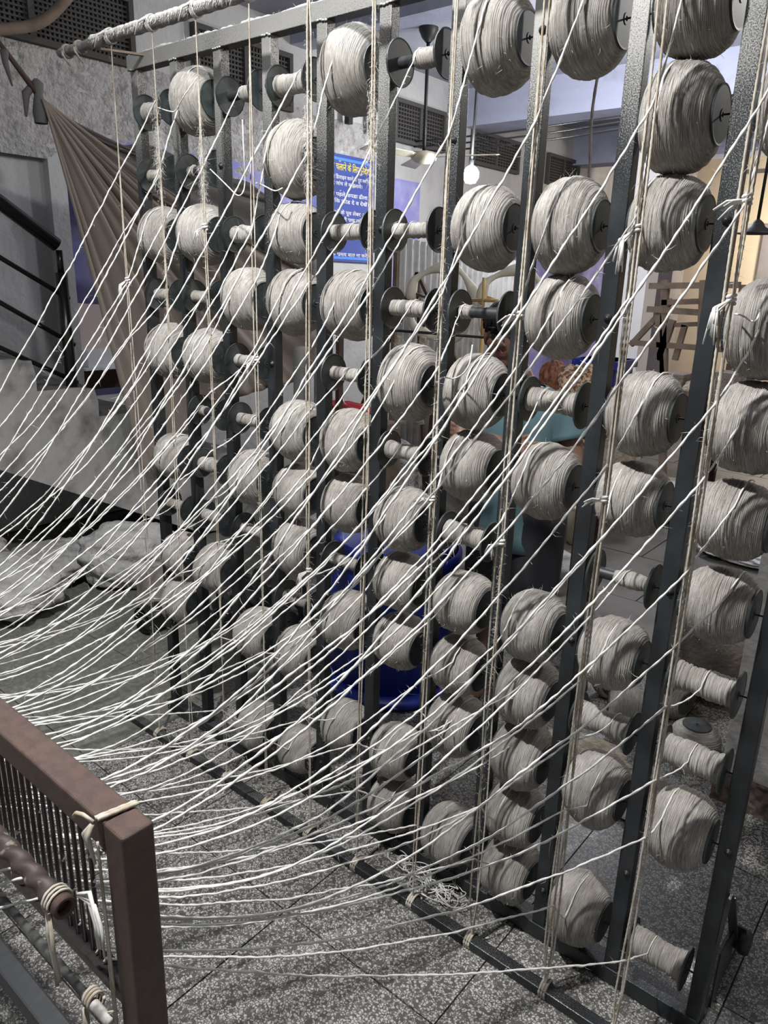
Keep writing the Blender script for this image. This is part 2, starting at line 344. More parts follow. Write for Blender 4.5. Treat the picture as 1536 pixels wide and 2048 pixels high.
struct(MB().box((-3.2, -3.5, ZC), (5.2, 10.2, ZC + .15)).obj('ceiling', 'ceiling'))
struct(MB().box((XL, 5.45, 3.16), (5, 5.85, ZC)).obj('trim_3', 'beam'))
struct(MB().box((XL, 3.05, 3.36), (5, 3.25, ZC)).obj('trim_4', 'beam'))
struct(MB().box((XL, 7.9, 3.1), (5, 8.2, ZC)).obj('trim_5', 'beam'))
struct(MB().box((5.0, 1.2, 0), (5.2, 10, ZC)).obj('wall_right', 'creamwall'))
# the space beyond the doorway
struct(MB().box((XL - 1.2, .9, 0), (XL - 1.15, 3.6, 2.6)).obj('wall_beyond', 'lilac'))
ck = MB(); ck.add([(XL - .3, 1.15, 1.45), (XL - .3, 1.95, 1.40), (XL - .27, 1.93, 1.02), (XL - .27, 1.17, 1.05)], [(0, 1, 2, 3)])
o = ck.obj('pink_cloth', mat('pale_pink_cloth', (.62, .50, .48), .9)); tag(o, 'pale pink cloth hanging in the doorway beyond the stair', 'cloth')
so = o.modifiers.new('s', 'SOLIDIFY'); so.thickness = .01
sh = thing('paper_shelf', 'small white shelf holding loose papers beyond the stair railing', 'shelf', (XL - .3, 1.45, 1.0))
MB().box((XL - .45, 1.2, 1.0), (XL - .1, 1.8, 1.015)).obj('shelf_board', 'white', sh)
MB().box((XL - .44, 1.22, .82), (XL - .42, 1.78, 1.0)).obj('back_panel', 'darkwood', sh)
for k in range(2):
    o = MB().box((XL - .38, 1.25 + k * .25, 1.016), (XL - .15, 1.46 + k * .25, 1.03 + .10 * (1 - k))).obj('paper_stack', 'white')
    tag(o, ['taller stack of white paper on the shelf behind the railing', 'thin stack of white paper at the right end of the shelf'][k], 'paper')

# vents: frame, louvre grid
def vent(y0, y1, z0, z1, nx, nz, idx, where):
    r = thing('wall_vent', where, 'vent', (XL + .01, (y0 + y1) / 2, z0))
    MB().box((XL - .02, y0, z0), (XL + .006, y1, z1)).obj('black_backing', 'shade_black', r)  # flat black panel paints in the shade behind the lattice
    f = MB(); t = .035
    f.box((XL - .02, y0 - t, z0 - t), (XL + .05, y1 + t, z0)).box((XL - .02, y0 - t, z1), (XL + .05, y1 + t, z1 + t))
    f.box((XL - .02, y0 - t, z0), (XL + .05, y0, z1)).box((XL - .02, y1, z0), (XL + .05, y1 + t, z1))
    m = (y0 + y1) / 2
    f.obj('frame', 'vent', r)
    MB().box((XL + .006, m - .018, z0), (XL + .045, m + .018, z1)).obj('mullion', 'vent', r)
    l = MB()
    for i in range(1, nx): yy = y0 + (y1 - y0) * i / nx; l.box((XL + .006, yy - .006, z0), (XL + .02, yy + .006, z1))
    for i in range(1, nz): zz = z0 + (z1 - z0) * i / nz; l.box((XL + .006, y0, zz - .006), (XL + .028, y1, zz + .006))
    stuff(l.obj('lattice', 'vent', r))
vent(.35, 1.62, 2.94, 3.27, 44, 12, 0, 'large dark lattice vent at the upper left above the rolled tarpaulin')
vent(2.15, 3.0, 2.92, 3.25, 28, 11, 1, 'lattice vent seen between the leftmost posts below the top beam')
vent(4.33, 5.05, 2.90, 3.19, 18, 9, 2, 'lattice vent behind the hanging fan rod with visible square holes')
vent(5.62, 6.5, 2.87, 3.13, 16, 9, 3, 'dim lattice vent above the glowing bulb')
vent(7.25, 8.0, 2.85, 3.12, 16, 9, 4, 'farthest lattice vent right of the bulb by the far beam')

# pipe across the top-left corner
pp = [at(u, v, 0, -2.3) for u, v in ((-40, 62), (10, 58), (40, 56), (75, 50), (105, 30), (140, -10), (170, -50), (205, -110), (250, -190))]
P, _ = resample(pp, .02)
P = np.array([np.mean(P[max(0, i - 4):i + 5], axis=0) for i in range(len(P))])
tag(MB().tube(P, .03, 12).obj('conduit_pipe', 'wood', smooth=True), 'bent dusty pipe crossing the vent in the top left corner', 'pipe')

# ------------------------------------------------------------------ staircase and railing
st = thing('concrete_staircase', 'worn concrete staircase descending behind the left end of the creel', 'staircase', (-2.05, .6, 0))
ys0 = -.98; tr = .335; rs = .172; z_top = 1.05 + rs * 4
tops = [(ys0 + tr * k, ys0 + tr * (k + 1), z_top - rs * k) for k in range(10)]
def under(y): return .74 - .524 * y
for (a, b, z) in tops:
    if z <= .02: continue
    za, zb = max(0, under(a)), max(0, under(b))
    v = [(-2.42, a, za), (-1.6, a, za), (-1.6, b, zb), (-2.42, b, zb), (-2.42, a, z), (-1.6, a, z), (-1.6, b + .012, z), (-2.42, b + .012, z)]
    m = MB().add(v, [(0, 3, 2, 1), (4, 5, 6, 7), (0, 1, 5, 4), (1, 2, 6, 5), (2, 3, 7, 6), (3, 0, 4, 7)])
    m.mi[1] = 1; o = m.obj('step', ['concrete', 'treaddirt'], st)
    bm = bmesh.new(); bm.from_mesh(o.data); bmesh.ops.subdivide_edges(bm, edges=bm.edges[:], cuts=7, use_grid_fill=True)
    for vv in bm.verts:
        wx = vv.co + Vector((-2.05, .6, 0)); edge = math.exp(-((wx.y - b) ** 2 + (wx.z - z) ** 2) / .0025) * (1 if wx.x > -1.75 else .2)
        n_ = math.sin(wx.y * 41 + wx.z * 23) * math.sin(wx.z * 57 + 2) * .5 + random.uniform(-.4, .4)
        if wx.x > -1.61 : vv.co.x += n_ * .006 - edge * .035
        vv.co.z -= edge * .022 * (1 + n_)
    bm.to_mesh(o.data); bm.free(); o.data.polygons.foreach_set('use_smooth', [False] * len(o.data.polygons))
rl = thing('stair_railing', 'black metal stair railing with three lower bars on the concrete stair', 'railing', (-1.66, .55, .88))
XR = -1.66
def rr(u, v): return at(u, v, 0, XR)
def ext(a, b, k): return a + (a - b) * k
a, b = rr(0, 405), rr(113, 490); MB().tube([ext(a, b, 2.6), b], .036, 14).obj('handrail', 'black', rl, True)
for (p, q) in (((0, 515), (138, 598)), ((0, 605), (149, 690)), ((0, 695), (155, 765))):
    a, b = rr(*p), rr(*q); MB().tube([ext(a, b, 2.0), b], .0125, 10).obj('rail_bar', 'black', rl, True)
b = rr(122, 545); MB().tube([(XR, b[1], .86), (XR, b[1], b[2])], .030, 12).tube([(XR, b[1], b[2] - .01), (XR, b[1], rr(112, 500)[2])], .017, 10).obj('baluster', 'black', rl, True)
MB().tube([(XR, b[1] - .67, 1.22), (XR, b[1] - .67, 2.1)], .030, 12).obj('baluster', 'black', rl, True)

# ------------------------------------------------------------------ tarpaulin
XT = -1.5
tp = thing('tarpaulin', 'brown and grey tarpaulin tied in a bunch and spread behind the creel', 'tarpaulin', (XT, .48, .6))
K = at(78, 200, 0, XT)
def fan(name, mm, bottoms, fold, nf, x_off, seed):
    bt = np.array([at(u, v, 0, XT) for u, v in bottoms]); L = np.concatenate([[0], np.cumsum(np.linalg.norm(np.diff(bt, axis=0), axis=1))])
    nu, nv = 150, 46; t = np.linspace(0, 1, nu) ** 1.0; tt = t * L[-1]
    B = np.stack([np.interp(tt, L, bt[:, k]) for k in range(3)], 1)
    s = np.linspace(0, 1, nv); v = K[None, None] * (1 - s)[None, :, None] + B[:, None] * s[None, :, None]
    ph = t * nf * 2 * PI; w_ = fnoise(t * 40, seed, ((1, .6), (2.3, .5)))
    d = (np.sin(ph + w_) * .5 + .3 * np.sin(2.3 * ph + 1)) * fold
    amp = np.sqrt(s) * (.35 + .65 * np.exp(-s * 1.0))
    v[..., 0] += x_off + d[:, None] * amp[None] * (1 + .8 * np.exp(-t * 3))[:, None]
    v[..., 2] -= (.07 * np.sin(PI * s))[None] * t[:, None] * 1.2
    f = [(i * nv + j, (i + 1) * nv + j, (i + 1) * nv + j + 1, i * nv + j + 1) for i in range(nu - 1) for j in range(nv - 1)]
    o = MB().add(v.reshape(-1, 3), f).obj(name, mm, tp, True)
    so = o.modifiers.new('s', 'SOLIDIFY'); so.thickness = .006; return o
fan('front_sheet', 'tarp', [(272, 938), (282, 938), (292, 936), (300, 915), (330, 890), (400, 840), (470, 790), (560, 770), (630, 740), (640, 560), (560, 520), (430, 455), (300, 390)], .06, 9, .03, 3)
fan('rear_sheet', 'tarp2', [(420, 620), (560, 640), (650, 600), (640, 455), (560, 400), (500, 362), (430, 338), (300, 283)], .035, 6, -.05, 5)
kp = K
MB().lathe([(.004, .07), (.028, .05), (.024, .02), (.020, .0), (.026, -.03), (.034, -.07), (.03, -.12)], kp + np.array([0, 0, .02]), n=14).obj('knot', 'tarp2', tp, True)
MB().tube([kp + np.array([0, 0, .08]), kp + np.array([-.02, -.05, .02]), kp + np.array([0, -.07, -.08])], [.015, .02, .006], 8).obj('loose_end', 'tarp2', tp, True)
a = at(8, 100, 0, XT); MB().tube([ext(a, kp, .3), kp + np.array([0, 0, .02])], [.009, .015], 10).obj('tie_rope', 'darkwood', tp, True)
MB().tube([a, a + np.array([0, .0, -.05]), a + np.array([0, .02, -.14])], [.02, .014, .004], 8).obj('rag_end', 'tarp2', tp, True)

# ------------------------------------------------------------------ sacks under the stair
def blob(c, r, seed, rz=0, wr=.08, n=56, m=36, sq=.8):
    ph = np.linspace(0, PI, m + 1); th = np.arange(n) * 2 * PI / n
    st_, ct = np.sin(ph)[:, None], np.cos(ph)[:, None]
    f = lambda x: np.sign(x) * np.abs(x) ** sq
    x = f(st_) * f(np.cos(th))[None]; y = f(st_) * f(np.sin(th))[None]; z = np.repeat(f(ct), n, 1)
    q = np.random.default_rng(seed); nn = np.zeros_like(x)
    for _ in range(9):
        k = q.normal(size=3) * 3.6; nn += np.abs(np.sin(x * k[0] + y * k[1] + z * k[2] + q.uniform(0, 6))) * .33
    s = 1 + wr * (nn - 2)
    v = np.stack([x * s * r[0], y * s * r[1], np.maximum(z * s * r[2], -r[2])], -1).reshape(-1, 3)
    cz, sz = math.cos(rz), math.sin(rz); v = v @ np.array([[cz, -sz, 0], [sz, cz, 0], [0, 0, 1]]).T + np.asarray(c, float)
    i = np.arange(m)[:, None] * n; j = np.arange(n)[None]; k = (j + 1) % n
    return v, np.stack([i + j, i + n + j, i + n + k, i + k], -1).reshape(-1, 4).tolist()
def sack(c, r, seed, rz, label, mm='sack', wr=.17, name='sack', cat='sack'):
    v, f = blob(c, r, seed, rz, wr)
    o = MB().add(v, f).obj(name, mm, None, True, origin=(c[0], c[1], c[2] - r[2])); return tag(o, label, cat)
sack((-1.42, -.02, .13), (.34, .24, .13), 1, .2, 'crumpled white sack lying nearest the left edge under the stair')
sack((-1.62, .34, .10), (.24, .22, .10), 2, -.5, 'small white sack between the two larger ones under the stair')
sack((-1.25, .62, .17), (.26, .20, .17), 3, .7, 'bulging white sack with a raised top beside the left end of the creel')
sack((-1.86, -.10, .16), (.30, .28, .16), 4, .1, 'white sack farthest back in the dark below the stair')
sack((-.85, .55, .085), (.30, .13, .085), 5, -.6, 'grey rolled sack on the floor behind the first creel post', 'sacking')
bt = thing('black_can', 'black open can lying on its side at the end of the rolled sack', 'can', (-.66, .30, .07))
MB().lathe([(.065, 0), (.07, .02), (.07, .2), (.06, .21)], (-.66, .30, .07), 'y', 20).obj('shell', 'black', bt, True)
MB().lathe([(.002, .03), (.062, .03)], (-.66, .30, .07), 'y', 20).obj('inside', 'shade_black', bt)  # black disc paints in the dark of the mouth

# ------------------------------------------------------------------ creel frame
PW, PD = .035, .030
cf = thing('creel_frame', 'galvanised steel creel frame of eleven upright posts carrying the spools', 'frame', (1.0, .015, 0))
post = None
for i in range(11):
    m = MB().box((.2 * i, 0, .04), (.2 * i + PW, PD, 2.245))
    o = bevel(m.obj('post', 'steel', cf), .002)
o = bevel(MB().box((-.015, -.002, 2.243), (2.05, PD + .006, 2.285)).obj('top_beam', 'steel', cf), .002)
o = bevel(MB().box((-.02, -.004, .002), (2.06, PD + .02, .046)).obj('bottom_beam', 'steel', cf), .002)
nst = 700
X_ = RNG.uniform(-.01, 2.04, nst); m = MB()
m.hairs(np.stack([X_, RNG.uniform(0, .03, nst), np.full(nst, 2.284)], 1), RNG.normal(size=(nst, 3)) * .5 + np.array([0, -.3, .8]), RNG.uniform(.003, .012, nst), .0005)
stuff(m.obj('lint', 'fuzz', cf))
xs = np.linspace(-.012, 2.04, 260); m = MB()
m.tube(np.stack([xs, .012 + .004 * np.sin(xs * 31), 2.284 + .001 * np.sin(xs * 47)], 1), .008 + .003 * fnoise(xs * 60, 4, ((1, .6), (2.7, .4))), 8)
o = m.obj('dust_ridge', 'dust', cf, True)
for i in range(11):
    wl_ = MB()
    for s in range(4): wl_.ell((.2 * i + .005 + s * .009, -.001, 2.243 + random.uniform(-.002, .002)), (.006, .004, .004), 8, 6)
    wl_.obj('weld_bead', 'steel', cf, True)
bolt = MB().lathe([(.001, -.006), (.0045, -.0055), (.0045, -.002), (.0085, -.0015), (.0085, .001)], (0, 0, 0), 'y', 12).mesh('bolt', 'wire', True)
for i in range(1, 11):
    for r_ in range(12):
        if (i * 7 + r_ * 5) % 4 == 0:
            o = bpy.data.objects.new('bolt', bolt); COL.objects.link(o); o.parent = cf; o.location = (.2 * i + .022 - 1.0, -.001 - .015, .155 + .179 * r_ + .004)
# right-hand foot with strut and small wheel
WX, WY = 2.012, .235
MB().bar((2.04, .02, .40), (WX + .02, WY + .02, .08), .020, .005).obj('strut', 'steel', cf)
MB().bar((2.044, -.008, .42), (2.03, -.012, .05), .020, .005).obj('strut', 'steel', cf)
MB().bar((2.01, .03, .022), (WX + .01, WY + .10, .022), .03, .03).obj('foot', 'steel', cf)
MB().add([(2.038, .04, .06), (WX + .02, WY, .05), (WX + .02, WY - .02, .15), (2.038, .04, .22), (2.042, .04, .06), (WX + .024, WY, .05), (WX + .024, WY - .02, .15), (2.042, .04, .22)],
         [(0, 1, 2, 3), (7, 6, 5, 4), (0, 4, 5, 1), (1, 5, 6, 2), (2, 6, 7, 3), (3, 7, 4, 0)]).obj('gusset', 'steel', cf)
MB().lathe([(.006, -.014), (.026, -.013), (.031, -.006), (.031, .006), (.026, .013), (.006, .014)], (WX + .045, WY + .02, .09), 'x', 20, True).obj('wheel', 'core', cf, True)
MB().bar((WX + .028, WY + .02, .13), (WX + .028, WY + .02, .06), .006, .03).obj('wheel_bracket', 'steel', cf)

# front rail on the floor and the guide bar above
rail = tag(bevel(MB().box((-.1, -.150, 0.0), (2.2, -.118, .026)).obj('floor_rail', 'steel', None, origin=(1.05, -.134, 0)), .003), 'steel rail on the floor in front of the creel holding cord ends', 'rail')
GY, GZ = -.13, 2.285
gb = thing('guide_bar', 'lint covered twisted bar hung with guide cords above the creel', 'bar', (1.0, GY, GZ))
xs = np.arange(-.165, 2.35, .006)
m = MB(); m.tube(np.stack([xs, GY + 0 * xs, GZ + 0 * xs], 1), .0145, 12, lobe=.05, pitch=.05); m.obj('bar', 'greybar', gb, True)
m = MB(); xs2 = np.arange(.02, 2.35, .004)
m.tube(np.stack([xs2, GY - .004 + 0 * xs2, GZ + .010 + 0 * xs2], 1), .0095 + .002 * fnoise(xs2 * 80, 9, ((1, .5), (3, .5))), 8)
nst = 3200; X_ = RNG.uniform(.02, 2.33, nst); X_ = np.round(X_ / .0085) * .0085 + RNG.normal(size=nst) * .0012
m.hairs(np.stack([X_, np.full(nst, GY - .012) + RNG.normal(size=nst) * .003, GZ + RNG.uniform(0, .012, nst)], 1), RNG.normal(size=(nst, 3)) * .12 + np.array([-.15, -.25, -1]), RNG.uniform(.004, .013, nst), .0007)
stuff(m.obj('lint', 'fuzz', gb, True))
o = MB().bar((.075, .002, 2.275), (.025, GY + .005, 2.272), .014, .006).obj('bracket', 'wood', gb)
for xw in (-.13, -.06):
    m = MB(); th = np.linspace(0, 4 * PI, 50); m.tube(np.stack([xw + th * .0010, GY + .0165 * np.cos(th), GZ + .0165 * np.sin(th)], 1), .0035, 8)
    m.tube([(xw, GY - .015, GZ), (xw + .03, GY - .03, GZ - .02), (xw + .05, GY - .02, GZ - .05)], [.004, .0035, .002], 8); m.obj('rag_tie', 'sacking', gb, True)

# guide cords: two or three strands each, from the bar to the floor rail
KN = {0: [(1.629, 't')], 1: [(1.98, 'f')], 2: [(1.775, 'k'), (1.92, 'f')], 3: [(1.438, 't')], 4: [(.884, 't'), (1.95, 'f')], 5: [(1.97, 'f')],
      6: [(1.172, 'h')], 7: [(1.592, 'h'), (1.113, 'k')], 8: [(1.747, 't'), (1.256, 'h')], 9: [(1.789, 'h'), (1.636, 't')]}
CORDX = []
where = ['leftmost guide cord with a tassel knot hanging beside the tarpaulin', 'fuzzy guide cord second from the left in front of the first bay of spools', 'guide cord with a fuzzy knot and slack thread, third from the left',
         'thin guide cord fourth from the left with a small bow knot', 'straight pale guide cord just left of the centre post', 'hairy guide cord in front of the wide post holding the bare hook hole',
         'tight brown guide cord sixth post from the left running to the floor rail', 'guide cord with a loose white loop beside the face of the person', 'wide loose white guide cord with large tassel in the third bay from the right',
         'rightmost guide cord with a frayed brush tassel at the right edge']
for k in range(10):
    xb = [.112, .312, .505, .705, .902, 1.098, 1.305, 1.495, 1.712, 1.887][k]; CORDX.append(xb)
    r = thing('guide_string', where[k], 'cord', (xb, GY, .026), 'guide cords')
    ns = 3 if k >= 4 else 2
    if k == 8: ns = 4
    zs = np.arange(.02, GZ + .012, .006)
    for s in range(ns):
        sp = (.0050 if k < 7 else .009); ph = s * 2 * PI / ns
        tw = np.interp(zs, [0, .5, 1.2, 1.9, 2.3], [1.2, 3, 5, 3.5, 2.5]) * .8 + ph
        opn = 1 + .5 * np.sin(zs * 2.3 + k)
        taper = np.clip(np.minimum(zs - .02, GZ + .01 - zs) / .12, .15, 1)
        x = xb + sp * opn * np.cos(tw) * taper + .003 * np.sin(zs * 3 + k * 2); y = GY + sp * .6 * opn * np.sin(tw) * taper
        m = MB().tube(np.stack([x, y, zs], 1), (.0019 if k < 4 else .0024) + .0003 * (k >= 8), 6, lobe=.15, pitch=.014); m.obj('strand', 'cord', r, True)
    # fibres caught on the cord
    nf = 1900 if k in (1, 5, 6, 7, 4) else 1000
    zz = RNG.uniform(.05, 2.25, nf); dens = np.clip(np.sin(zz * 3.1 + k * 1.7) + .55, .08, 1)
    keep = RNG.uniform(size=nf) < dens; zz = zz[keep]; c = len(zz)
    m = MB().hairs(np.stack([xb + RNG.normal(size=c) * .004, GY + RNG.normal(size=c) * .004, zz], 1), RNG.normal(size=(c, 3)) * np.array([.6, .5, .5]) + np.array([0, 0, -.35]), RNG.uniform(.004, .015, c), .0002)
    for z, kd in KN[k]:
        if kd == 'f':
            c = 900; zq = z + RNG.normal(size=c) * .05
            m.hairs(np.stack([xb + RNG.normal(size=c) * .005, GY + RNG.normal(size=c) * .005, zq], 1), RNG.normal(size=(c, 3)) * .45 + np.array([0, 0, -.7]), RNG.uniform(.008, .022, c), .00022)
    stuff(m.obj('fuzz', 'fuzz', r))
    # tie at the bar, lump on the floor rail
    m = MB(); th = np.linspace(0, 6 * PI, 70); m.tube(np.stack([xb + (th / th[-1] - .5) * .016, GY + .0175 * np.cos(th), GZ + .004 + .019 * np.sin(th)], 1), .0024, 6)
    m.tube([(xb, GY - .018, GZ + .012), (xb - .01, GY - .035, GZ + .0), (xb - .02, GY - .04, GZ - .03)], [.004, .003, .0015], 6); m.obj('top_tie', 'dust', r, True)
    m = MB(); th = np.linspace(0, 6 * PI, 70); m.tube(np.stack([xb + (th / th[-1] - .5) * .02, GY + .003 + .024 * np.cos(th), .013 + .018 * np.sin(th)], 1), .0035, 6); m.obj('bottom_tie', 'cord', r, True)
    for z, kd in KN[k]:
        if kd == 'f': continue
        m = MB()
        th = np.linspace(0, 4 * PI, 44); m.tube(np.stack([xb + .006 * np.cos(th), GY + .006 * np.sin(th), z - .006 + th / th[-1] * .014], 1), .0032, 6)
        big = {'t': 12, 'k': 5, 'h': 7}[kd]
        for q in range(big):
            sx = RNG.uniform(-1, 1); ln = RNG.uniform(.03, .06) * (1.25 if kd == 't' else .8)
            if kd == 'h': e1 = np.array([-.6 * ln, -.01 * sx, -.1 * ln + .006 * sx]); e2 = np.array([-ln, -.012 * sx, -.42 * ln + .01 * sx])
            else: e1 = np.array([-.02 + sx * .006, -.01, -.3 * ln]); e2 = np.array([-.022 + sx * .014, -.012, -ln])
            m.tube([(xb, GY - .004, z), (xb, GY - .004, z) + e1, (xb, GY - .004, z) + e2], [.0022, .002, .0014], 5)
        m.obj({'t': 'tassel', 'k': 'knot', 'h': 'frayed_end'}[kd], 'yarn', r, True)

# ------------------------------------------------------------------ spools
ROW0, PITCH = .155, .179
G = {9: {11: ('B', 85), 10: ('B', 85), 8: ('B', 88), 7: ('B', 84), 6: ('B', 82), 5: ('B', 78), 4: ('T', 33), 3: ('T', 35), 2: ('B', 88), 0: ('T', 36)},
     8: {11: ('B', 85), 10: ('B', 96), 9: ('B', 86), 7: ('B', 87), 6: ('B', 76), 5: ('C', 19), 4: ('B', 80), 3: ('T', 32), 2: ('B', 89), 0: ('B', 92)},
     7: {11: ('B', 94), 9: ('B', 98), 8: ('B', 87), 7: ('T', 28), 6: ('B', 86), 4: ('B', 86), 3: ('B', 84), 2: ('B', 86), 1: ('B', 81), 0: ('B', 84)},
     6: {11: ('B', 98), 9: ('B', 90), 8: ('E', 16), 7: ('B', 92), 6: ('B', 84), 5: ('T', 29), 4: ('B', 80), 3: ('B', 82), 2: ('B', 84), 0: ('B', 86)},
     5: {11: ('C', 21), 9: ('T', 20), 8: ('T', 21), 7: ('B', 94), 6: ('T', 24), 5: ('B', 86), 4: ('B', 82), 3: ('B', 78), 1: ('B', 81), 0: ('B', 87)},
     4: {11: ('B', 97), 9: ('T', 22), 8: ('B', 90), 7: ('T', 18), 6: ('B', 86), 5: ('B', 80), 4: ('T', 18), 3: ('B', 88), 1: ('B', 81)},
     3: {11: ('T', 27), 10: ('B', 94), 9: ('B', 82), 8: ('B', 92), 6: ('B', 85), 5: ('B', 78), 4: ('B', 88), 3: ('T', 23), 2: ('B', 84), 0: ('B', 80)},
     2: {11: ('C', 18), 9: ('T', 24), 8: ('B', 84), 7: ('T', 20), 6: ('T', 20), 5: ('B', 86), 4: ('T', 20), 2: ('B', 88), 0: ('B', 86)},
     1: {11: ('B', 88), 10: ('E', 16), 9: ('B', 86), 8: ('T', 20), 7: ('B', 84), 6: ('E', 16), 5: ('T', 25), 4: ('T', 21), 3: ('B', 86)},
     0: {11: ('T', 27), 10: ('T', 20), 9: ('B', 86), 8: ('T', 20), 7: ('B', 88), 5: ('B', 80), 4: ('T', 20), 3: ('B', 78), 2: ('B', 88)}}
HL = .063      # half length between the flanges
def winding_mesh(kind, r, seed):
    rd = np.random.default_rng(seed)
    x0, x1 = (-HL, HL) if kind != 'C' else (-.022, HL - .004)
    if kind == 'E': x0, x1 = -HL, -.03
    nr = int((x1 - x0) / .0030); per = 5; n = 56 if kind == 'B' else 36
    u = np.linspace(0, 1, nr * per + 1); th = np.arange(n + 1) * 2 * PI / n; th = th[:-1]
    if kind == 'B':
        c = 2 * u - 1; base = .047 + (r - .047) * (1 - np.abs(c) ** 2.5) ** .62
        base = np.maximum(base - .004 * (1 + c) * rd.uniform(-.5, .8), .03)
    else:
        base = r * (1 + .05 * np.sin(u * 9 + rd.uniform(0, 6)) + (.10 * (2 * u - 1) ** 4 if kind == 'T' else -.35 * (2 * u - 1) ** 6))
    U, T = np.meshgrid(u, th, indexing='ij')
    # strands wander: shift their phase with the angle
    wav = np.zeros_like(U)
    for _ in range(6):
        a, b_, p = rd.integers(1, 5), rd.uniform(3, 18), rd.uniform(0, 6.3); wav += .33 * np.sin(a * T + b_ * U + p)
    ridge = np.abs(np.sin(PI * (U * nr + wav))) ** .6
    R = base[:, None] - .0026 + .0026 * ridge * (1 if kind == 'B' else .8) + .0012 * np.sin(3 * T + U * 5 + rd.uniform(0, 6)) * (r / .08)
    lump = rd.normal(size=(nr + 1,)) * .0009; R += np.interp(u * nr, np.arange(nr + 1), lump)[:, None]
    if kind == 'B': R += .0015 * np.sin(2 * T + 4 * U + rd.uniform(0, 6)) * np.sin(PI * U)
    v = np.stack([x0 + (x1 - x0) * U, R * np.cos(T), R * np.sin(T)], -1).reshape(-1, 3)
    m = len(u); i = np.arange(m - 1)[:, None] * n; j = np.arange(n)[None]; k = (j + 1) % n
    f = np.stack([i + j, i + k, i + n + k, i + n + j], -1).reshape(-1, 4).tolist()
    mb = MB().add(v, f); mb.f += [tuple(range(n - 1, -1, -1)), tuple(range((m - 1) * n, m * n))]; mb.mi += [0, 0]
    me = mb.mesh('winding', 'winding', True)
    fz = MB()
    if kind == 'B':
        k = 260; q = rd.integers(0, len(v), k); P = v[q]; N = P * np.array([0, 1, 1]); N /= np.linalg.norm(N, axis=1)[:, None]
        fz.hairs(P, N * .6 + rd.normal(size=(k, 3)) * .5, rd.uniform(.003, .012, k), .00022)
    return me, (fz.mesh('fuzz', 'fuzz') if fz.v else None)
FL = MB().lathe([(.008, .0018), (.046, .0014), (.0495, .0022), (.0505, .0), (.0495, -.0022), (.008, -.0018)], (0, 0, 0), 'x', 40, False)
FL.lathe([(.0045, .003), (.010, .003), (.010, -.003), (.0045, -.003)], (0, 0, 0), 'x', 20)
FLM = FL.mesh('flange', 'flange', False)
COREM = MB().lathe([(.0125, -HL), (.0125, HL)], (0, 0, 0), 'x', 20).mesh('core', 'core', True)
AXM = MB().lathe([(.0018, -.082), (.0018, .082)], (0, 0, 0), 'x', 8, True).mesh('axle', 'wire', True)
CACHE = {}
def wind(kind, mm, var):
    key = (kind, mm // 4 * 4 if kind == 'B' else mm // 3 * 3, var)
    if key not in CACHE: CACHE[key] = winding_mesh(kind, mm / 1000 - (.0025 if kind == 'T' else 0), hash(key[1:]) % 9999)
    return CACHE[key]
def put(name, me, parent, loc=(0, 0, 0), rot=(0, 0, 0)):
    o = bpy.data.objects.new(name, me); COL.objects.link(o); o.parent = parent; o.location = loc; o.rotation_euler = rot; return o
def spool(kind, mm, loc, label, group, rot=None, axle=True, cat='spool'):
    r = thing('yarn_spool', label, cat, loc, group)
    if rot is not None: r.rotation_euler = rot
    a = random.uniform(0, 6.3)
    me, fz = wind(kind, mm, random.randrange(2))
    wo = put('winding', me, r, (0, 0, 0), (a, 0, 0))
    if fz is not None: stuff(put('fuzz', fz, wo))
    put('flange', FLM, r, (-HL - .002, 0, 0)); put('flange', FLM, r, (HL + .002, 0, 0))
    if kind in 'CE': put('core', COREM, r)
    if axle: put('axle', AXM, r)
    return r
YC = .015
SP = {}
for bay in range(10):
    rows = sorted(G[bay], reverse=True)
    for n_, row in enumerate(rows):
        kd, mm = G[bay][row]
        st_ = {'B': 'fat full', 'T': 'thin nearly used', 'C': 'partly bare', 'E': 'almost empty'}[kd]
        lab = '%s yarn spool in the %s bay from the left, %s from top' % (st_, ORD[bay + 1], ORD[n_ + 1])
        jx = random.uniform(-.002, .002)
        SP[bay, row] = (.2 * bay + .1175 + jx, YC, ROW0 + PITCH * row, mm / 1000 if kd == 'B' else mm / 1000, kd, n_ + 1)
        spool(kd, mm, SP[bay, row][:3], lab, 'yarn spools mounted on the creel')

# ------------------------------------------------------------------ reed stand at the lower left
RX, RY, RZT, RA = 1.480, -1.056, .924, .050
rf = thing('reed_stand', 'brown painted steel stand with a rod reed at the lower left', 'frame', (1.455, -1.03, 0))
o = bevel(MB().box((RX - RA, RY, 0), (RX, RY + RA, RZT)).obj('upright', 'rust', rf), .005, 3)
bar_end = np.array([RX - RA - 2.2, RY + RA / 2, RZT - RA / 2 + .035])
o = bevel(MB().bar(bar_end, (RX - RA + .001, RY + RA / 2, RZT - RA / 2), RA, RA).obj('top_bar', 'rust', rf), .005, 3)
o = bevel(MB().box((RX - RA - 2.2, RY, 0), (RX - RA - 2.15, RY + RA, RZT)).obj('upright', 'rust', rf), .005, 3)
ZB0 = .585
MB().box((RX - RA - 2.2, RY + .010, ZB0 - .012), (RX - RA, RY + .040, ZB0 + .006)).obj('lower_rail', 'reedrod', rf)
MB().bar((RX - RA - 2.2, RY + .075, .50), (RX - RA - .002, RY + .045, .535), .022, .022).obj('rear_rail', 'steel', rf)
RODS = []
rod = MB().lathe([(.0038, 0), (.0038, .305)], (0, 0, 0), 'z', 8, True).mesh('reed_rod', 'reedrod', True)
x = RX - RA - .098
while x > -.75:
    q = put('reed_rod', rod, rf, (x - 1.455, RY + .026 + 1.03, ZB0)); RODS.append(x); x -= .024
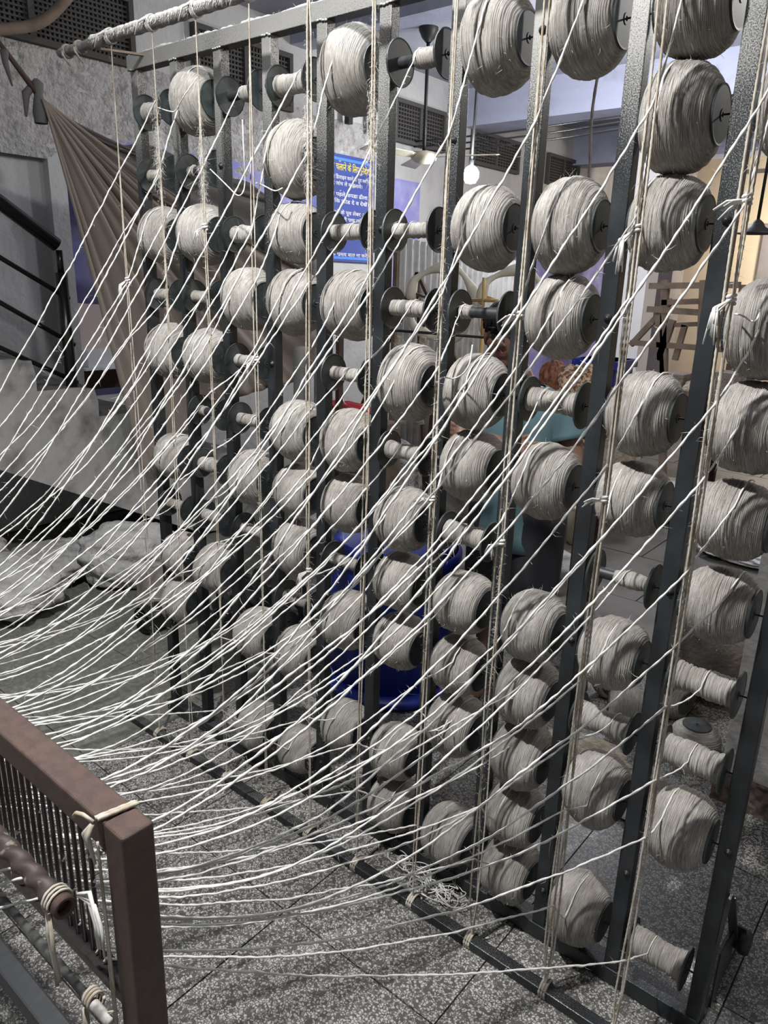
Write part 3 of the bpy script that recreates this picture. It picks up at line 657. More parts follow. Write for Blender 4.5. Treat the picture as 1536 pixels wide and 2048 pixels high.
# thick twisted rod lashed in front
tr_ = thing('twisted_rod', 'dark threaded rod lashed with cord in front of the reed', 'rod', (1.33, -1.078, .72))
xs = np.arange(-.6, 1.325, .003)
MB().tube(np.stack([xs, np.full_like(xs, -1.078), .735 - .008 * (xs - 0) / 1.3], 1), .0175, 16, lobe=.14, pitch=.045).obj('rod', 'twistrod', tr_, True)
MB().lathe([(.012, -.012), (.018, -.012), (.018, .004), (.012, .004), (.012, -.012)], (1.329, -1.078, .7275), 'x', 20).obj('pipe_end', 'rust', tr_, True)
th = np.linspace(0, 5 * PI, 80); m = MB().tube(np.stack([1.30 + th * .0012, -1.078 + .0205 * np.cos(th), .7275 + .0205 * np.sin(th)], 1), .0026, 7, lobe=.12, pitch=.014)
m.tube([(1.31, -1.095, .72), (1.315, -1.10, .68), (1.32, -1.098, .62), (1.322, -1.10, .585)], .0035, 7, lobe=.12, pitch=.014)
m.tube([(1.318, -1.095, .72), (1.33, -1.102, .67), (1.332, -1.10, .60)], .0035, 7, lobe=.12, pitch=.014)
m.obj('lashing', 'cord', tr_, True)
m = MB()
for s in range(7):
    dx, dz = RNG.uniform(.0, .02), RNG.uniform(-.01, .02)
    m.tube([(1.33, -1.055, .735), (1.35 + dx, -1.05, .735 + dz), (1.375 + dx, -1.055, .71), (1.385 + dx, -1.06, .672 + dz)], [.003, .0035, .003, .0015], 6)
m.obj('frayed_end', 'yarn', tr_, True)
# pale rod with lint under the reed
pr = thing('pale_rod', 'lint covered rod hanging below the reed rods', 'rod', (1.2, -1.07, .57))
xs = np.arange(-.4, 1.425, .01); MB().tube(np.stack([xs, np.full_like(xs, -1.07), .548 + .012 * np.sin(xs * 1.3)], 1), .008 + .0015 * fnoise(xs * 40, 2), 10).obj('rod', 'palerod', pr, True)
m = MB()
for xx in (1.355,):
    th = np.linspace(0, 6 * PI, 80); m.tube(np.stack([xx + (th / th[-1]) * .02, -1.066 + .013 * np.cos(th), .561 + .014 * np.sin(th)], 1), .0028, 7)
    m.tube([(xx, -1.075, .545), (xx + .005, -1.08, .51), (xx, -1.075, .47)], [.005, .006, .002], 7)
m.obj('knot', 'cord', pr, True)
dt = tag(bevel(MB().bar((-.2, -1.125, .555), (1.5, -1.125, .545), .034, .034).obj('dark_beam', 'core', None, origin=(1.0, -1.12, .38)), .004), 'dark square beam with lint crossing the bottom left corner', 'beam')
# cord tied round the stand
cw = thing('tie_string', 'cream cord tied round the corner of the brown stand', 'cord', (RX - RA - .02, RY, .93))
e = .003; cx0 = RX - RA - .012; cx1 = cx0 + .004
loop = [(cx0, RY - e, RZT + e), (cx0 + .012, RY + RA + e, RZT + e), (cx0 + .012, RY + RA + e, RZT - RA - .004), (cx0, RY - e, RZT - RA - .006), (cx0, RY - e, RZT + e)]
m = MB().tube(resample(loop, .004)[0], .004, 7, lobe=.12, pitch=.014).tube(resample([(p[0] + .006, p[1], p[2] + .001) for p in loop], .004)[0], .0036, 7, lobe=.12, pitch=.014); m.obj('loop', 'cord', cw, True)
m = MB().tube([(cx0, RY - .006, RZT - .002), (cx0 - .015, RY - .012, RZT + .006), (cx0 - .035, RY - .012, RZT - .002), (cx0 - .045, RY - .012, RZT - .014)], .003, 6)
for s in range(6):
    q = RNG.uniform(-1, 1); m.tube([(cx0, RY - .008, RZT - .004), (cx0 - .010 + q * .006, RY - .014, RZT - .025), (cx0 - .004 + q * .009, RY - .012, RZT - .055 - .012 * q)], [.0036, .004, .002], 6)
m.obj('frayed_knot', 'cord', cw, True)
m = MB()
for s in range(3):
    zs = np.linspace(RZT - .03, .45, 60); m.tube(np.stack([cx0 + .004 + .003 * s + .002 * np.sin(zs * 9 + s), np.full_like(zs, RY - .007), zs], 1), .0016, 6, lobe=.1, pitch=.012)
for s in range(2):
    m.tube([(cx0 + .004, RY - .008, .58), (cx0 - .02 - .01 * s, RY - .01, .55), (cx0 - .028, RY - .012, .51), (cx0 - .012 * s, RY - .012, .48)], .0014, 6)
m.obj('hanging_end', 'cord', cw, True)

# ------------------------------------------------------------------ yarns
def reed_slot(bay, row, j=0.0):
    x = -.30 + .182 * bay + .0135 * (11 - row) + j
    x = min(x, 1.36)
    xr = min(RODS, key=lambda q: abs(q + .012 - x)) + .012
    return xr
def yarn_path(bay, row, seed):
    xc, yc, zc, r, kd, n_ = SP[bay, row]
    rd = np.random.default_rng(seed)
    xs_ = xc + rd.uniform(-.03, .03) * (1 if kd in 'BT' else .3) - (.045 if kd == 'E' else 0); th = rd.uniform(.1, .9)
    P0 = np.array([xs_, yc - r * .97 * math.cos(th), zc + r * .97 * math.sin(th)])
    zg = zc - .15 * (zc - .80) + rd.uniform(-.014, .014) + (.02 if row < 2 else 0)
    if bay == 9 and row == 0: zg = .235
    A = np.array([CORDX[bay] + rd.uniform(-.004, .004), GY - .006, zg])
    B = np.array([reed_slot(bay, row, rd.uniform(-.03, .03)), RY + .026, .62 + .018 * row + rd.uniform(-.012, .012)])
    if row <= 2: B[2] = .60 + .012 * row
    sag = .13 + .05 * rd.uniform() + .05 * (row / 11)
    if row <= 3: sag = [.035, .06, .08, .12][row] + .03 * rd.uniform()
    t = np.linspace(0, 1, 60)[:, None]
    return P0, A, B, A * (1 - t) + B * t - np.array([0, 0, 1]) * 4 * sag * t * (1 - t) * (.8 + .4 * t), rd
PATHS = {}; CL = {}
for q, key in enumerate(sorted(SP)):
    PATHS[key] = yarn_path(*key, 101 + q); CL.setdefault((key[0], key[1] // 3) if key[1] > 2 else (key[0], key[1], 'low'), []).append(key)
sm_ = np.clip((np.linspace(0, 1, 60) - .25) / .5, 0, 1); sm_ = (sm_ * sm_ * (3 - 2 * sm_))[:, None]
for ks in list(CL.values()):
    mean = np.mean([PATHS[k][3] for k in ks], axis=0)
    for q, k in enumerate(ks):
        P0, A, B, mid, rd = PATHS[k]; off = np.array([.0045 * math.cos(q * 2.1), 0, .0045 * math.sin(q * 2.1)])
        w_ = sm_ * rd.uniform(.65, 1.0); mid = mid * (1 - w_) + (mean + off) * w_; PATHS[k] = (P0, A, mid[-1], mid, rd)
def yarn(bay, row, seed):
    P0, A, B, mid, rd = PATHS[bay, row]; n_ = SP[bay, row][5]
    if B[0] < 1.02 or (B[0] < 1.24 and row < 3): E_ = B + np.array([-.10, -.10, -.035])
    else: E_ = B + np.array([0, -.004, -.004])
    first = np.linspace(0, 1, 8)[:, None]; slack = .012 * rd.uniform(0, 1)
    lead = P0 * (1 - first) + A * first - np.array([0, 0, 1]) * 4 * slack * first * (1 - first)
    th0 = math.atan2(P0[2] - SP[bay, row][2], SP[bay, row][1] - P0[1]); rw = math.hypot(P0[2] - SP[bay, row][2], SP[bay, row][1] - P0[1])
    arc = np.array([[P0[0] + .0025 * (a - th0), SP[bay, row][1] - (rw + .0012) * math.cos(a), SP[bay, row][2] + (rw + .0012) * math.sin(a)] for a in np.linspace(th0 + 1.5, th0 + .08, 12)])
    path = np.concatenate([arc, lead[:-1], mid, [E_]])
    P, L = resample(path, .0055)
    env = np.clip(np.minimum(L, L[-1] - L) / .05, 0, 1)
    for a in range(3): P[:, a] += env * (fnoise(L * 22, seed * 3 + a, ((1, .0011), (3.1, .0006), (8, .00035))))
    lab = 'white yarn from the %s spool down in the %s bay to the reed' % (ORD[n_], ORD[bay + 1])
    o = MB().tube(P, (.0026 + .0004 * fnoise(L * 40, seed)) * np.clip(.45 + L / .25, .45, 1), 6, lobe=.17, pitch=.030).obj('yarn', 'yarn', None, True, origin=tuple(A))
    tag(o, lab, 'yarn', 'yarns running from the creel to the reed')
    k = int(L[-1] * 110); q = rd.integers(0, len(P), k)
    m = MB().hairs(P[q], rd.normal(size=(k, 3)) * .7, rd.uniform(.003, .014, k), .00026)
    stuff(m.obj('fuzz', 'fuzz', o))
sd = 100
for (bay, row) in sorted(SP):
    sd += 1; yarn(bay, row, sd)
# slack ends looping between a spool and a cord
for (p, lab) in ((((485, 240), (487, 300), (492, 370), (480, 398), (455, 372), (420, 338)), 'slack white thread drooping from the thin spool in the third bay'),
                 (((398, 150), (365, 195), (352, 225), (335, 222), (315, 215)), 'short loose thread looping across the second post near the top'),
                 (((565, 376), (550, 384), (530, 372), (512, 366)), 'short loose thread joining the fourth cord to the spool behind'),
                 (((945, 690), (938, 740), (908, 760), (885, 752), (872, 768)), 'loose thread looping down beside the nearly empty spool'),
                 (((895, 1440), (885, 1462), (868, 1460), (855, 1440), (840, 1420), (828, 1425)), 'small slack thread curl beside the sixth post near the floor'),
                 (((1520, 620), (1515, 640), (1505, 645), (1485, 630), (1470, 628)), 'loose thread lying on the big spool at the right edge')):
    P = np.array([at(u, v, 1, -.085 - .03 * (i % 2)) for i, (u, v) in enumerate(p)])
    for _ in range(3): P = np.concatenate([[P[0]], np.repeat(P, 2, 0)[1:-1] * .75 + np.roll(np.repeat(P, 2, 0), -1, 0)[1:-1] * .25 if False else np.stack([.75 * P[:-1] + .25 * P[1:], .25 * P[:-1] + .75 * P[1:]], 1).reshape(-1, 3), [P[-1]]])
    P, L = resample(P, .005)
    o = MB().tube(P, .0019, 6, lobe=.15, pitch=.02).obj('loose_thread', 'yarn', None, True, origin=tuple(P[0])); tag(o, lab, 'thread')

# ------------------------------------------------------------------ person behind the creel
PX, PY = .935, .95
pe = thing('person', 'person in a teal shirt with folded arms behind the spools', 'person', (PX, PY, 0))
def capsule(mb, a, b, ra, rb, n=14, k=7):
    a = Vector(a); b = Vector(b); d = (b - a); L = d.length; d.normalize()
    u = Vector((1, 0, 0)) if abs(d.x) < .8 else Vector((0, 1, 0)); e1 = d.cross(u).normalized(); e2 = d.cross(e1)
    prof = [(ra * math.sin(t), -ra * math.cos(t)) for t in np.linspace(0.02, PI / 2, k)] + [(rb * math.cos(t), L + rb * math.sin(t)) for t in np.linspace(0, PI / 2 - .02, k)]
    v = [tuple(a + d * h + e1 * (r * math.cos(2 * PI * j / n)) + e2 * (r * math.sin(2 * PI * j / n))) for r, h in prof for j in range(n)]
    m = len(prof); f = [(i * n + j, i * n + (j + 1) % n, (i + 1) * n + (j + 1) % n, (i + 1) * n + j) for i in range(m - 1) for j in range(n)]
    f += [tuple(range(n - 1, -1, -1)), tuple(range((m - 1) * n, m * n))]; mb.add(v, f)
HX, HY, HZ = .878, .875, 1.475          # head centre
def Pn(dx, dy, z): return (PX + dx, PY + dy, z)
b = MB()
for s in (-1, 1):
    capsule(b, Pn(s * .085, 0, .80), Pn(s * .095, -.01, .45), .078, .052); capsule(b, Pn(s * .095, -.01, .45), Pn(s * .10, .02, .09), .050, .034)
    b.ell(Pn(s * .105, -.04, .035), (.042, .105, .035), 14, 10); b.ell(Pn(s * .095, -.02, .45), (.052, .052, .06), 12, 8)
b.ell(Pn(0, 0, .84), (.145, .10, .12)); b.ell(Pn(0, 0, 1.0), (.135, .09, .17)); b.ell(Pn(0, 0, 1.16), (.155, .095, .13)); b.ell(Pn(0, .005, 1.24), (.13, .075, .07))
capsule(b, Pn(0, .005, 1.26), (HX + .008, HY + .03, 1.40), .052, .044)
# upper arms, forearms folded in front of the chest
EL = {-1: Pn(-.205, -.03, 1.05), 1: Pn(.215, -.02, 1.06)}
capsule(b, Pn(-.165, 0, 1.245), EL[-1], .046, .038); capsule(b, Pn(.165, 0, 1.245), EL[1], .046, .038)
WR = {-1: Pn(.06, -.165, 1.10), 1: Pn(-.10, -.185, 1.125)}
capsule(b, EL[-1], WR[-1], .036, .024); capsule(b, EL[1], WR[1], .036, .025)
for s in (-1, 1):
    wv = Vector(WR[s]); d = (wv - Vector(EL[s])).normalized(); up = Vector((0, 0, 1)); pc = wv + d * .045
    side = d.cross(up).normalized()
    capsule(b, wv, pc, .024, .027); capsule(b, wv + up * .008, pc + up * .022 + d * .006, .018, .012); capsule(b, wv - up * .008, pc - up * .022, .018, .012)
    for q in range(4):
        o0 = pc + up * (.026 - q * .017); ln = [.036, .042, .039, .030][q]
        k1 = o0 + d * ln; k2 = k1 + (d * .7 + Vector((0, .55, 0)) * 1 - up * .12).normalized() * ln * .7; k3 = k2 + (Vector((0, 1, 0)) + d * .2).normalized() * ln * .5
        capsule(b, o0, k1, .0092, .0085, 10, 5); capsule(b, k1, k2, .0085, .008, 10, 5); capsule(b, k2, k3, .008, .007, 10, 5)
    t0 = wv + d * .015 + up * .022; t1 = t0 + d * .035 + up * .022; capsule(b, t0, t1, .012, .0095, 10, 5); capsule(b, t1, t1 + d * .028 + up * .006, .0095, .008, 10, 5)
# head turned towards the camera
fd = Vector((CAM[0] - HX, CAM[1] - HY, 0)).normalized(); fd = (fd + Vector((-.25, 0, 0))).normalized(); rt = Vector((0, 0, 1)).cross(fd).normalized()
def H(f, s, z): return tuple(Vector((HX, HY, HZ)) + fd * f + rt * s + Vector((0, 0, z)))
rotH = Matrix((rt, fd, Vector((0, 0, 1)))).transposed()      # local x = side, y = forward
b.ell(H(-.012, 0, .030), (.074, .088, .080), 24, 18, rotH); b.ell(H(.018, 0, -.035), (.058, .062, .070), 22, 16, rotH)
b.ell(H(.052, 0, -.088), (.026, .022, .020), 14, 10, rotH)
for s in (-1, 1):
    b.ell(H(.052, s * .036, -.022), (.023, .020, .022), 12, 10, rotH); b.ell(H(.070, s * .030, .030), (.028, .010, .008), 12, 8, rotH)
    b.ell(H(-.008, s * .076, -.005), (.010, .020, .032), 12, 10, rotH)
capsule(b, H(.078, 0, .018), H(.100, 0, -.020), .007, .013, 10, 6)
for s in (-1, 1): b.ell(H(.090, s * .012, -.026), (.009, .009, .008), 10, 8, rotH)
b.ell(H(.076, 0, -.050), (.024, .012, .006), 14, 8, rotH); b.ell(H(.074, 0, -.061), (.021, .013, .007), 14, 8, rotH)
body = b.obj('body', ['skin', 'lip'], pe, True)
rm = body.modifiers.new('r', 'REMESH'); rm.mode = 'VOXEL'; rm.voxel_size = .0042; rm.use_smooth_shade = True
sm = body.modifiers.new('s', 'SMOOTH'); sm.iterations = 3; sm.factor = .5
dg = bpy.context.evaluated_depsgraph_get(); nm = bpy.data.meshes.new_from_object(body.evaluated_get(dg)); body.modifiers.clear(); body.data = nm
nm.name = 'body'
lipc = Vector(H(.084, 0, -.056)) - root_of(pe)
if len(nm.materials) < 2: nm.materials.append(M['lip'])
for p in nm.polygons:
    d = p.center - lipc
    if abs(d.dot(rt)) < .022 and abs(d.z) < .008 and d.dot(fd) > -.012: p.material_index = 1
for s in (-1, 1):
    MB().ell(H(.066, s * .031, .006), (.0125, .0105, .0058), 16, 12, rotH).obj('eye', 'eye', pe, True)
    MB().ell(H(.0755, s * .031, .006), (.0060, .0035, .0052), 12, 8, rotH).obj('iris', 'hair', pe, True)
    MB().ell(H(.078, s * .032, .031), (.021, .008, .0045), 12, 8, rotH).obj('eyebrow', 'hair', pe, True)
m = MB()
v, f = blob((0, 0, 0), (.084, .098, .084), 21, 0, .03, 40, 26, 1.0)
v = v[:, :]; keep = (v[:, 1] < .040 + v[:, 2] * .9) & (v[:, 2] > -.05 - v[:, 1] * .35)
vv = np.array([H(y_ - .014, x_, z_ + .042) for x_, y_, z_ in v])
m.add(vv, [q for q in f if all(keep[i] for i in q)])
for k in range(26):
    a = RNG.uniform(-1, 1); s0 = H(.075 - .03 * a * a, a * .055, .088 + RNG.uniform(-.01, .01)); s1 = H(.086 - .035 * a * a, a * .062 + RNG.uniform(-.01, .01), .055); s2 = H(.084 - .035 * a * a, a * .066 + RNG.uniform(-.014, .014), .040 - RNG.uniform(0, .03) * (a < 0))
    m.tube([s0, s1, s2], [.006, .005, .0012], 6)
o = m.obj('hair', 'hair', pe, True); so = o.modifiers.new('s', 'SOLIDIFY'); so.thickness = .006
# shirt: closed loft with hem, plus sleeves
def loft(rings, n=40, seed=0, wr=.006):
    q = np.random.default_rng(seed); out = []
    for (cx, cy, z, rx, ry) in rings:
        th = np.arange(n) * 2 * PI / n
        w_ = wr * (np.sin(5 * th + z * 21) + .6 * np.sin(9 * th - z * 33 + 1))
        c, s_ = np.cos(th), np.sin(th); e = .85
        out.append(np.stack([cx + (rx + w_) * np.sign(c) * np.abs(c) ** e, cy + (ry + w_) * np.sign(s_) * np.abs(s_) ** e, np.full(n, z)], 1))
    v = np.concatenate(out); m_ = len(rings)
    return v, [(i * n + j, i * n + (j + 1) % n, (i + 1) * n + (j + 1) % n, (i + 1) * n + j) for i in range(m_ - 1) for j in range(n)]
rings = [(PX, PY, z, rx, ry) for z, rx, ry in ((.70, .178, .128), (.76, .176, .126), (.84, .170, .120), (.92, .164, .114), (1.0, .162, .110), (1.08, .168, .112), (1.16, .178, .116), (1.22, .178, .110), (1.26, .160, .094), (1.285, .120, .078), (1.30, .082, .068), (1.305, .070, .062))]
v, f = loft(rings, 48, 1, .005); m = MB().add(v, f); o = m.obj('shirt', 'teal', pe, True); so = o.modifiers.new('s', 'SOLIDIFY'); so.thickness = .004
for s in (-1, 1):
    a_, e_ = Vector(Pn(s * .150, 0, 1.245)), Vector(EL[s]); q = a_.lerp(e_, .62); P = [tuple(a_.lerp(q, t)) for t in np.linspace(0, 1, 8)]
    o = MB().tube(P, [.050, .066, .068, .067, .066, .066, .067, .069], 22, cap=False).obj('sleeve', 'teal', pe, True); so = o.modifiers.new('s', 'SOLIDIFY'); so.thickness = .004
m = MB()
for s in (-1, 1):
    P = [tuple(Vector(Pn(s * .088, 0, .86)).lerp(Vector(Pn(s * .10, -.01, .42)), t)) for t in np.linspace(0, 1, 9)]
    m.tube(P, [.105, .105, .103, .101, .099, .097, .095, .093, .092], 26, cap=False)
o = m.obj('shorts', 'shorts', pe, True); so = o.modifiers.new('s', 'SOLIDIFY'); so.thickness = .004

# ------------------------------------------------------------------ things behind the creel
br = thing('blue_barrel', 'deep blue plastic barrel standing on the floor behind the creel', 'barrel', (.47, .80, 0))
MB().lathe([(.24, .03), (.255, .06), (.268, .3), (.262, .58), (.25, .62), (.255, .64), (.245, .655), (.22, .64), (.02, .62)], (.47, .80, 0), n=48).obj('shell', 'blue', br, True)
MB().lathe([(.25, 0), (.29, .004), (.305, .03), (.295, .045), (.25, .05)], (.47, .80, 0), n=48).obj('base_rim', 'blue', br, True)
MB().lathe([(.262, .56), (.276, .57), (.276, .60), (.26, .61)], (.47, .80, 0), n=48).obj('top_rim', 'blue', br, True)

spool('B', 88, (1.662, 1.10, .068), 'full spool standing on its flange on the floor by the white pillar', 'spools on the floor behind the creel', (0, PI / 2, 0), False)
spool('B', 92, (1.395, 1.10, .092), 'full spool lying on the floor behind the second post from the right', 'spools on the floor behind the creel', (0, 0, .4), False)
spool('B', 88, (1.255, 1.30, .088), 'floor spool showing its dark flange face behind the others', 'spools on the floor behind the creel', (0, .1, -1.0), False)
spool('B', 84, (1.50, 1.33, .084), 'dusty floor spool between the pillar and the lying spool', 'spools on the floor behind the creel', (0, 0, -.3), False)
spool('B', 80, (1.13, 1.14, .080), 'loosely wound floor spool nearest the ninth post', 'spools on the floor behind the creel', (0, 0, .9), False)
def heap(c, r, seed, label, mm, name, cat, wr=.16, rz=0, sq=.9):
    v, f = blob(c, r, seed, rz, wr, 56, 34, sq); o = MB().add(v, f).obj(name, mm, None, True, origin=(c[0], c[1], c[2] - r[2])); return tag(o, label, cat)
heap((1.56, 1.62, .27), (.20, .22, .27), 11, 'dark draped sacking heap left of the white pillar', 'sacking', 'sacking_heap', 'sack')
heap((1.36, .80, .028), (.17, .13, .028), 12, 'flat heap of loose fibre on the floor under the thin spools', 'fibre', 'fibre_heap', 'fibre', .2)
heap((1.66, .72, .012), (.16, .14, .012), 19, 'thin scrap of brown sacking on the terrazzo before the pillar', 'sacking', 'sacking_scrap', 'cloth', .2)
pl = struct(MB().box((1.80, .925, 0), (3.6, 1.35, .98)).obj('wall_low', 'pillar'))
tag(MB().box((1.785, .905, 0), (3.62, .925, .11)).obj('trim_6', mat('stained_skirting', (.16, .115, .10), .9, noise=(45, (.06, .045, .04), 5, .45, .6)), None), None).__setitem__('kind', 'structure')
heap((1.25, 3.55, .05), (.36, .28, .05), 13, 'white polythene sheet crumpled on the stone floor behind', 'plastic', 'polythene_sheet', 'sheet', .2)
heap((.55, 4.3, .10), (.6, .5, .10), 14, 'wide heap of clear polythene in front of the wooden rack', 'plastic', 'polythene_heap', 'sheet', .22)
heap((.05, 3.55, .45), (.34, .32, .45), 15, 'tall heap of raw pale fibre beside the person', 'fibre', 'fibre_pile', 'fibre', .2)
heap((-.35, 4.6, .42), (.4, .4, .42), 16, 'second raw fibre heap farther back by the white column', 'fibre', 'fibre_pile', 'fibre', .2)
for k, (x, y, lab) in enumerate(((.02, 3.05, 'cream can standing left behind the person'), (.30, 3.05, 'cream can standing right of the first one'))):
    r = thing('cream_can', lab, 'can', (x, y, 0)); MB().lathe([(.10, 0), (.11, .01), (.115, .26), (.105, .27), (.10, .25), (.01, .24)], (x, y, 0), n=28).obj('body', 'cream', r, True)
    MB().lathe([(.115, .24), (.124, .245), (.124, .26), (.115, .265)], (x, y, 0), n=28).obj('rim', 'cream', r, True)
# floral and auburn forms on a stool stand in for a second figure
stl = thing('stool', 'dark wooden stool behind the shoulder of the person', 'stool', (.60, 2.05, 0))
MB().box((.42, 1.88, .72), (.80, 2.22, .76)).obj('seat', 'darkwood', stl)
for sx in (.45, .74):
    for sy in (1.91, 2.16): MB().box((sx, sy, 0), (sx + .035, sy + .035, .72)).obj('leg', 'darkwood', stl)
heap((.63, 2.05, 1.02), (.17, .15, .26), 17, 'floral cloth form standing in for a second figure behind the person', 'floral', 'second_figure_form', 'cloth', .16)
heap((.50, 2.0, 1.16), (.07, .07, .14), 18, 'auburn form standing in for the hair of the second figure', 'auburn', 'auburn_hair_form', 'cloth', .2)
# clutter seen low between the left bays
rc = random.Random(3)
pos = []
for ly, nn, zz_ in ((0, 15, .05), (1, 8, .15), (2, 3, .25)):
    for k in range(nn):
        c = k % 5; q = k // 5
        pos.append((-.52 + .19 * c + .06 * ly + rc.uniform(-.02, .02), .62 + .17 * q + .05 * ly + rc.uniform(-.015, .015), zz_, c, q))
for k, (x, y, z, c_, q_) in enumerate(pos):
    if (x - .47) ** 2 + (y - .8) ** 2 < .42 ** 2: continue
    lv = ['on the floor', 'in the second layer', 'on top'][int(z * 10)]
    r = thing('empty_bobbin', 'black empty bobbin %s of the left heap, %s across, %s row back' % (lv, ORD[c_ + 1], ORD[q_ + 1]), 'bobbin', (x, y, z), 'black bobbins heaped behind the creel, ' + lv)
    r.rotation_euler = (0, 0, rc.uniform(-.5, .5) + (1.57 if k % 3 == 0 else 0)); put('flange', FLM, r, (-HL, 0, 0)); put('flange', FLM, r, (HL, 0, 0)); put('core', COREM, r)
for k, (c, rr2, mm, lab) in enumerate((((-.10, 1.9, .16), (.30, .26, .16), 'plastic', 'grey polythene bundle behind the fifth bay'), ((-.75, 1.75, .20), (.30, .26, .20), 'sack', 'pale sack behind the second bay near the floor'),
                                       ((-1.0, 2.45, .30), (.30, .26, .30), 'sack', 'upright pale sack behind the third bay'), ((-.35, 2.6, .26), (.28, .24, .26), 'sacking', 'brown sack behind the fourth bay'),
                                       ((.25, 2.25, .12), (.34, .25, .12), 'plastic', 'low polythene bundle behind the sixth bay'))):
    sack(c, rr2, 30 + k, k * .7, lab, mm, .14)
heap((-1.05, 2.15, .82), (.24, .12, .06), 22, 'red cloth lying on top of the boxes behind the tarpaulin', 'red', 'red_cloth', 'cloth')
bx = thing('wooden_crate', 'wooden crate under the red cloth behind the tarpaulin', 'crate', (-1.05, 2.2, 0))
MB().box((-1.35, 1.98, .05), (-.75, 2.36, .76)).obj('box', 'wood', bx)
for z in (.12, .36, .60): MB().box((-1.37, 1.955, z), (-.73, 1.98, z + .10)).obj('slat', 'wood', bx)
# corrugated partition
XPp = -1.05
cp = thing('corrugated_partition', 'grey corrugated sheet partition behind the creel', 'partition', (XPp, 3.4, 0))
yy = np.linspace(2.68, 4.45, 240); xx = XPp + .012 * np.sin(yy * 2 * PI / .075); zt = 1.93 - .06 * (yy - 2.68)
v = np.concatenate([np.stack([xx, yy, np.full_like(yy, .25)], 1), np.stack([xx, yy, zt], 1)]); n = len(yy)
o = MB().add(v, [(i, i + 1, n + i + 1, n + i) for i in range(n - 1)]).obj('sheet', 'sheet', cp, True); so = o.modifiers.new('s', 'SOLIDIFY'); so.thickness = .004
for y in (2.68, 3.55, 4.45): MB().box((XPp - .05, y - .02, 0), (XPp - .015, y + .02, 1.9)).obj('stud', 'wood', cp)
# yarn winding wheels with hanks
def wheel(c, rad, lab, tri=False, frame='darkwood'):
    r = thing('winding_wheel', lab, 'wheel', (c[0], c[1], 0), 'hand winding wheels'); c = np.array(c)
    th = np.linspace(0, 2 * PI, 49); m = MB()
    rd_ = rad * (1 - .10 * np.abs(np.sin(2.5 * th)))
    P = np.stack([c[0] + rd_ * np.cos(th) * .9, c[1] + .35 * rd_ * np.cos(th), c[2] + rd_ * np.sin(th)], 1)
    m.tube(P, .026 + .010 * np.sin(th * 5), 10, cap=False); m.obj('hank', 'hank', r, True)
    for k in range(5):
        a = k * 2 * PI / 5 + .3; e_ = c + np.array([rad * .9 * math.cos(a), .35 * rad * math.cos(a), rad * .9 * math.sin(a)])
        MB().bar(c, e_, .016, .016).obj('spoke', frame, r)
    MB().bar((c[0] - .10, c[1] + .02, 0), c + np.array([0, .03, .02]), .03, .03).obj('leg', frame, r)
    MB().bar((c[0] + .12, c[1] + .02, 0), c + np.array([0, .03, .02]), .03, .03).obj('leg', frame, r)
    MB().lathe([(.012, -.05), (.03, -.04), (.03, .04), (.012, .05)], c, 'y', 14, True).obj('hub', frame, r, True)
wheel((-.60, 2.55, 1.52), .24, 'winding wheel with cream hank behind the post left of the face', frame='darkwood')
wheel((-.12, 2.62, 1.52), .23, 'winding wheel with cream hank and bamboo strut above the face', frame='bamboo')
bm_ = thing('bamboo_frame', 'yellow bamboo right-angle frame above the head of the person', 'frame', (-.1, 2.45, 0))
MB().tube([at(968, 555, 1, 2.45), at(964, 680, 1, 2.45)], .010, 8).obj('pole', 'bamboo', bm_, True)
MB().tube([at(940, 600, 1, 2.45), at(1040, 603, 1, 2.45)], .010, 8).obj('rail', 'bamboo', bm_, True)
MB().tube([at(964, 675, 1, 2.45), (at(964, 680, 1, 2.45)[0], 2.45, 0)], .012, 8).obj('leg', 'bamboo', bm_, True)
mw = thing('wooden_trestle', 'dark wooden A-shaped trestle before the corrugated partition', 'trestle', (-.55, 2.95, 0))
ap = at(835, 545, 1, 2.75)
for q in ((812, 600), (840, 700), (868, 620)):
    e_ = at(*q, 1, 2.75); d = (e_ - ap); d = d / abs(d[2]) * (ap[2]); MB().bar(ap, ap + d, .022, .022).obj('leg', 'darkwood', mw)
mc = thing('steel_pipes', 'pair of pale steel cylinders standing behind the fourth bay', 'pipe', (-.85, 1.6, 0))
for k, xk in enumerate((-.92, -.80)): MB().lathe([(.05, 0), (.05, 1.25), (.045, 1.27), (.001, 1.27)], (xk, 1.62 + .05 * k, 0), n=24).obj('cylinder', 'sheet', mc, True)
# hanging drapes of white fibre behind bay five
for k in range(3):
    x_, y_ = -.45 + .11 * k, 1.95 + .05 * k; zs = np.linspace(1.35, .85, 20)
    P = np.stack([x_ + .02 * np.sin(zs * 9 + k), y_ + 0 * zs, zs], 1)
    o = MB().tube(P, .028 + .008 * np.sin(zs * 17 + k), 10).obj('fibre_hank', 'fibre', None, True, origin=(x_, y_, 1.35)); tag(o, ['left', 'middle', 'right'][k] + 'most of the pale fibre hanks hung behind the fifth bay' if k != 1 else 'middle one of the pale fibre hanks hung behind the fifth bay', 'hank', 'fibre hanks on the line')
hl = thing('hank_line', 'thin dark rod carrying the pale fibre hanks', 'rod', (-.35, 2.0, 1.37))
MB().tube([(-.95, 1.97, 1.375), (.1, 2.02, 1.375)], .008, 8).obj('rod', 'wire', hl, True)
MB().box((-.96, 1.95, 0), (-.93, 1.99, 1.4)).obj('leg', 'darkwood', hl); MB().box((.1, 2.0, 0), (.13, 2.04, 1.4)).obj('leg', 'darkwood', hl)

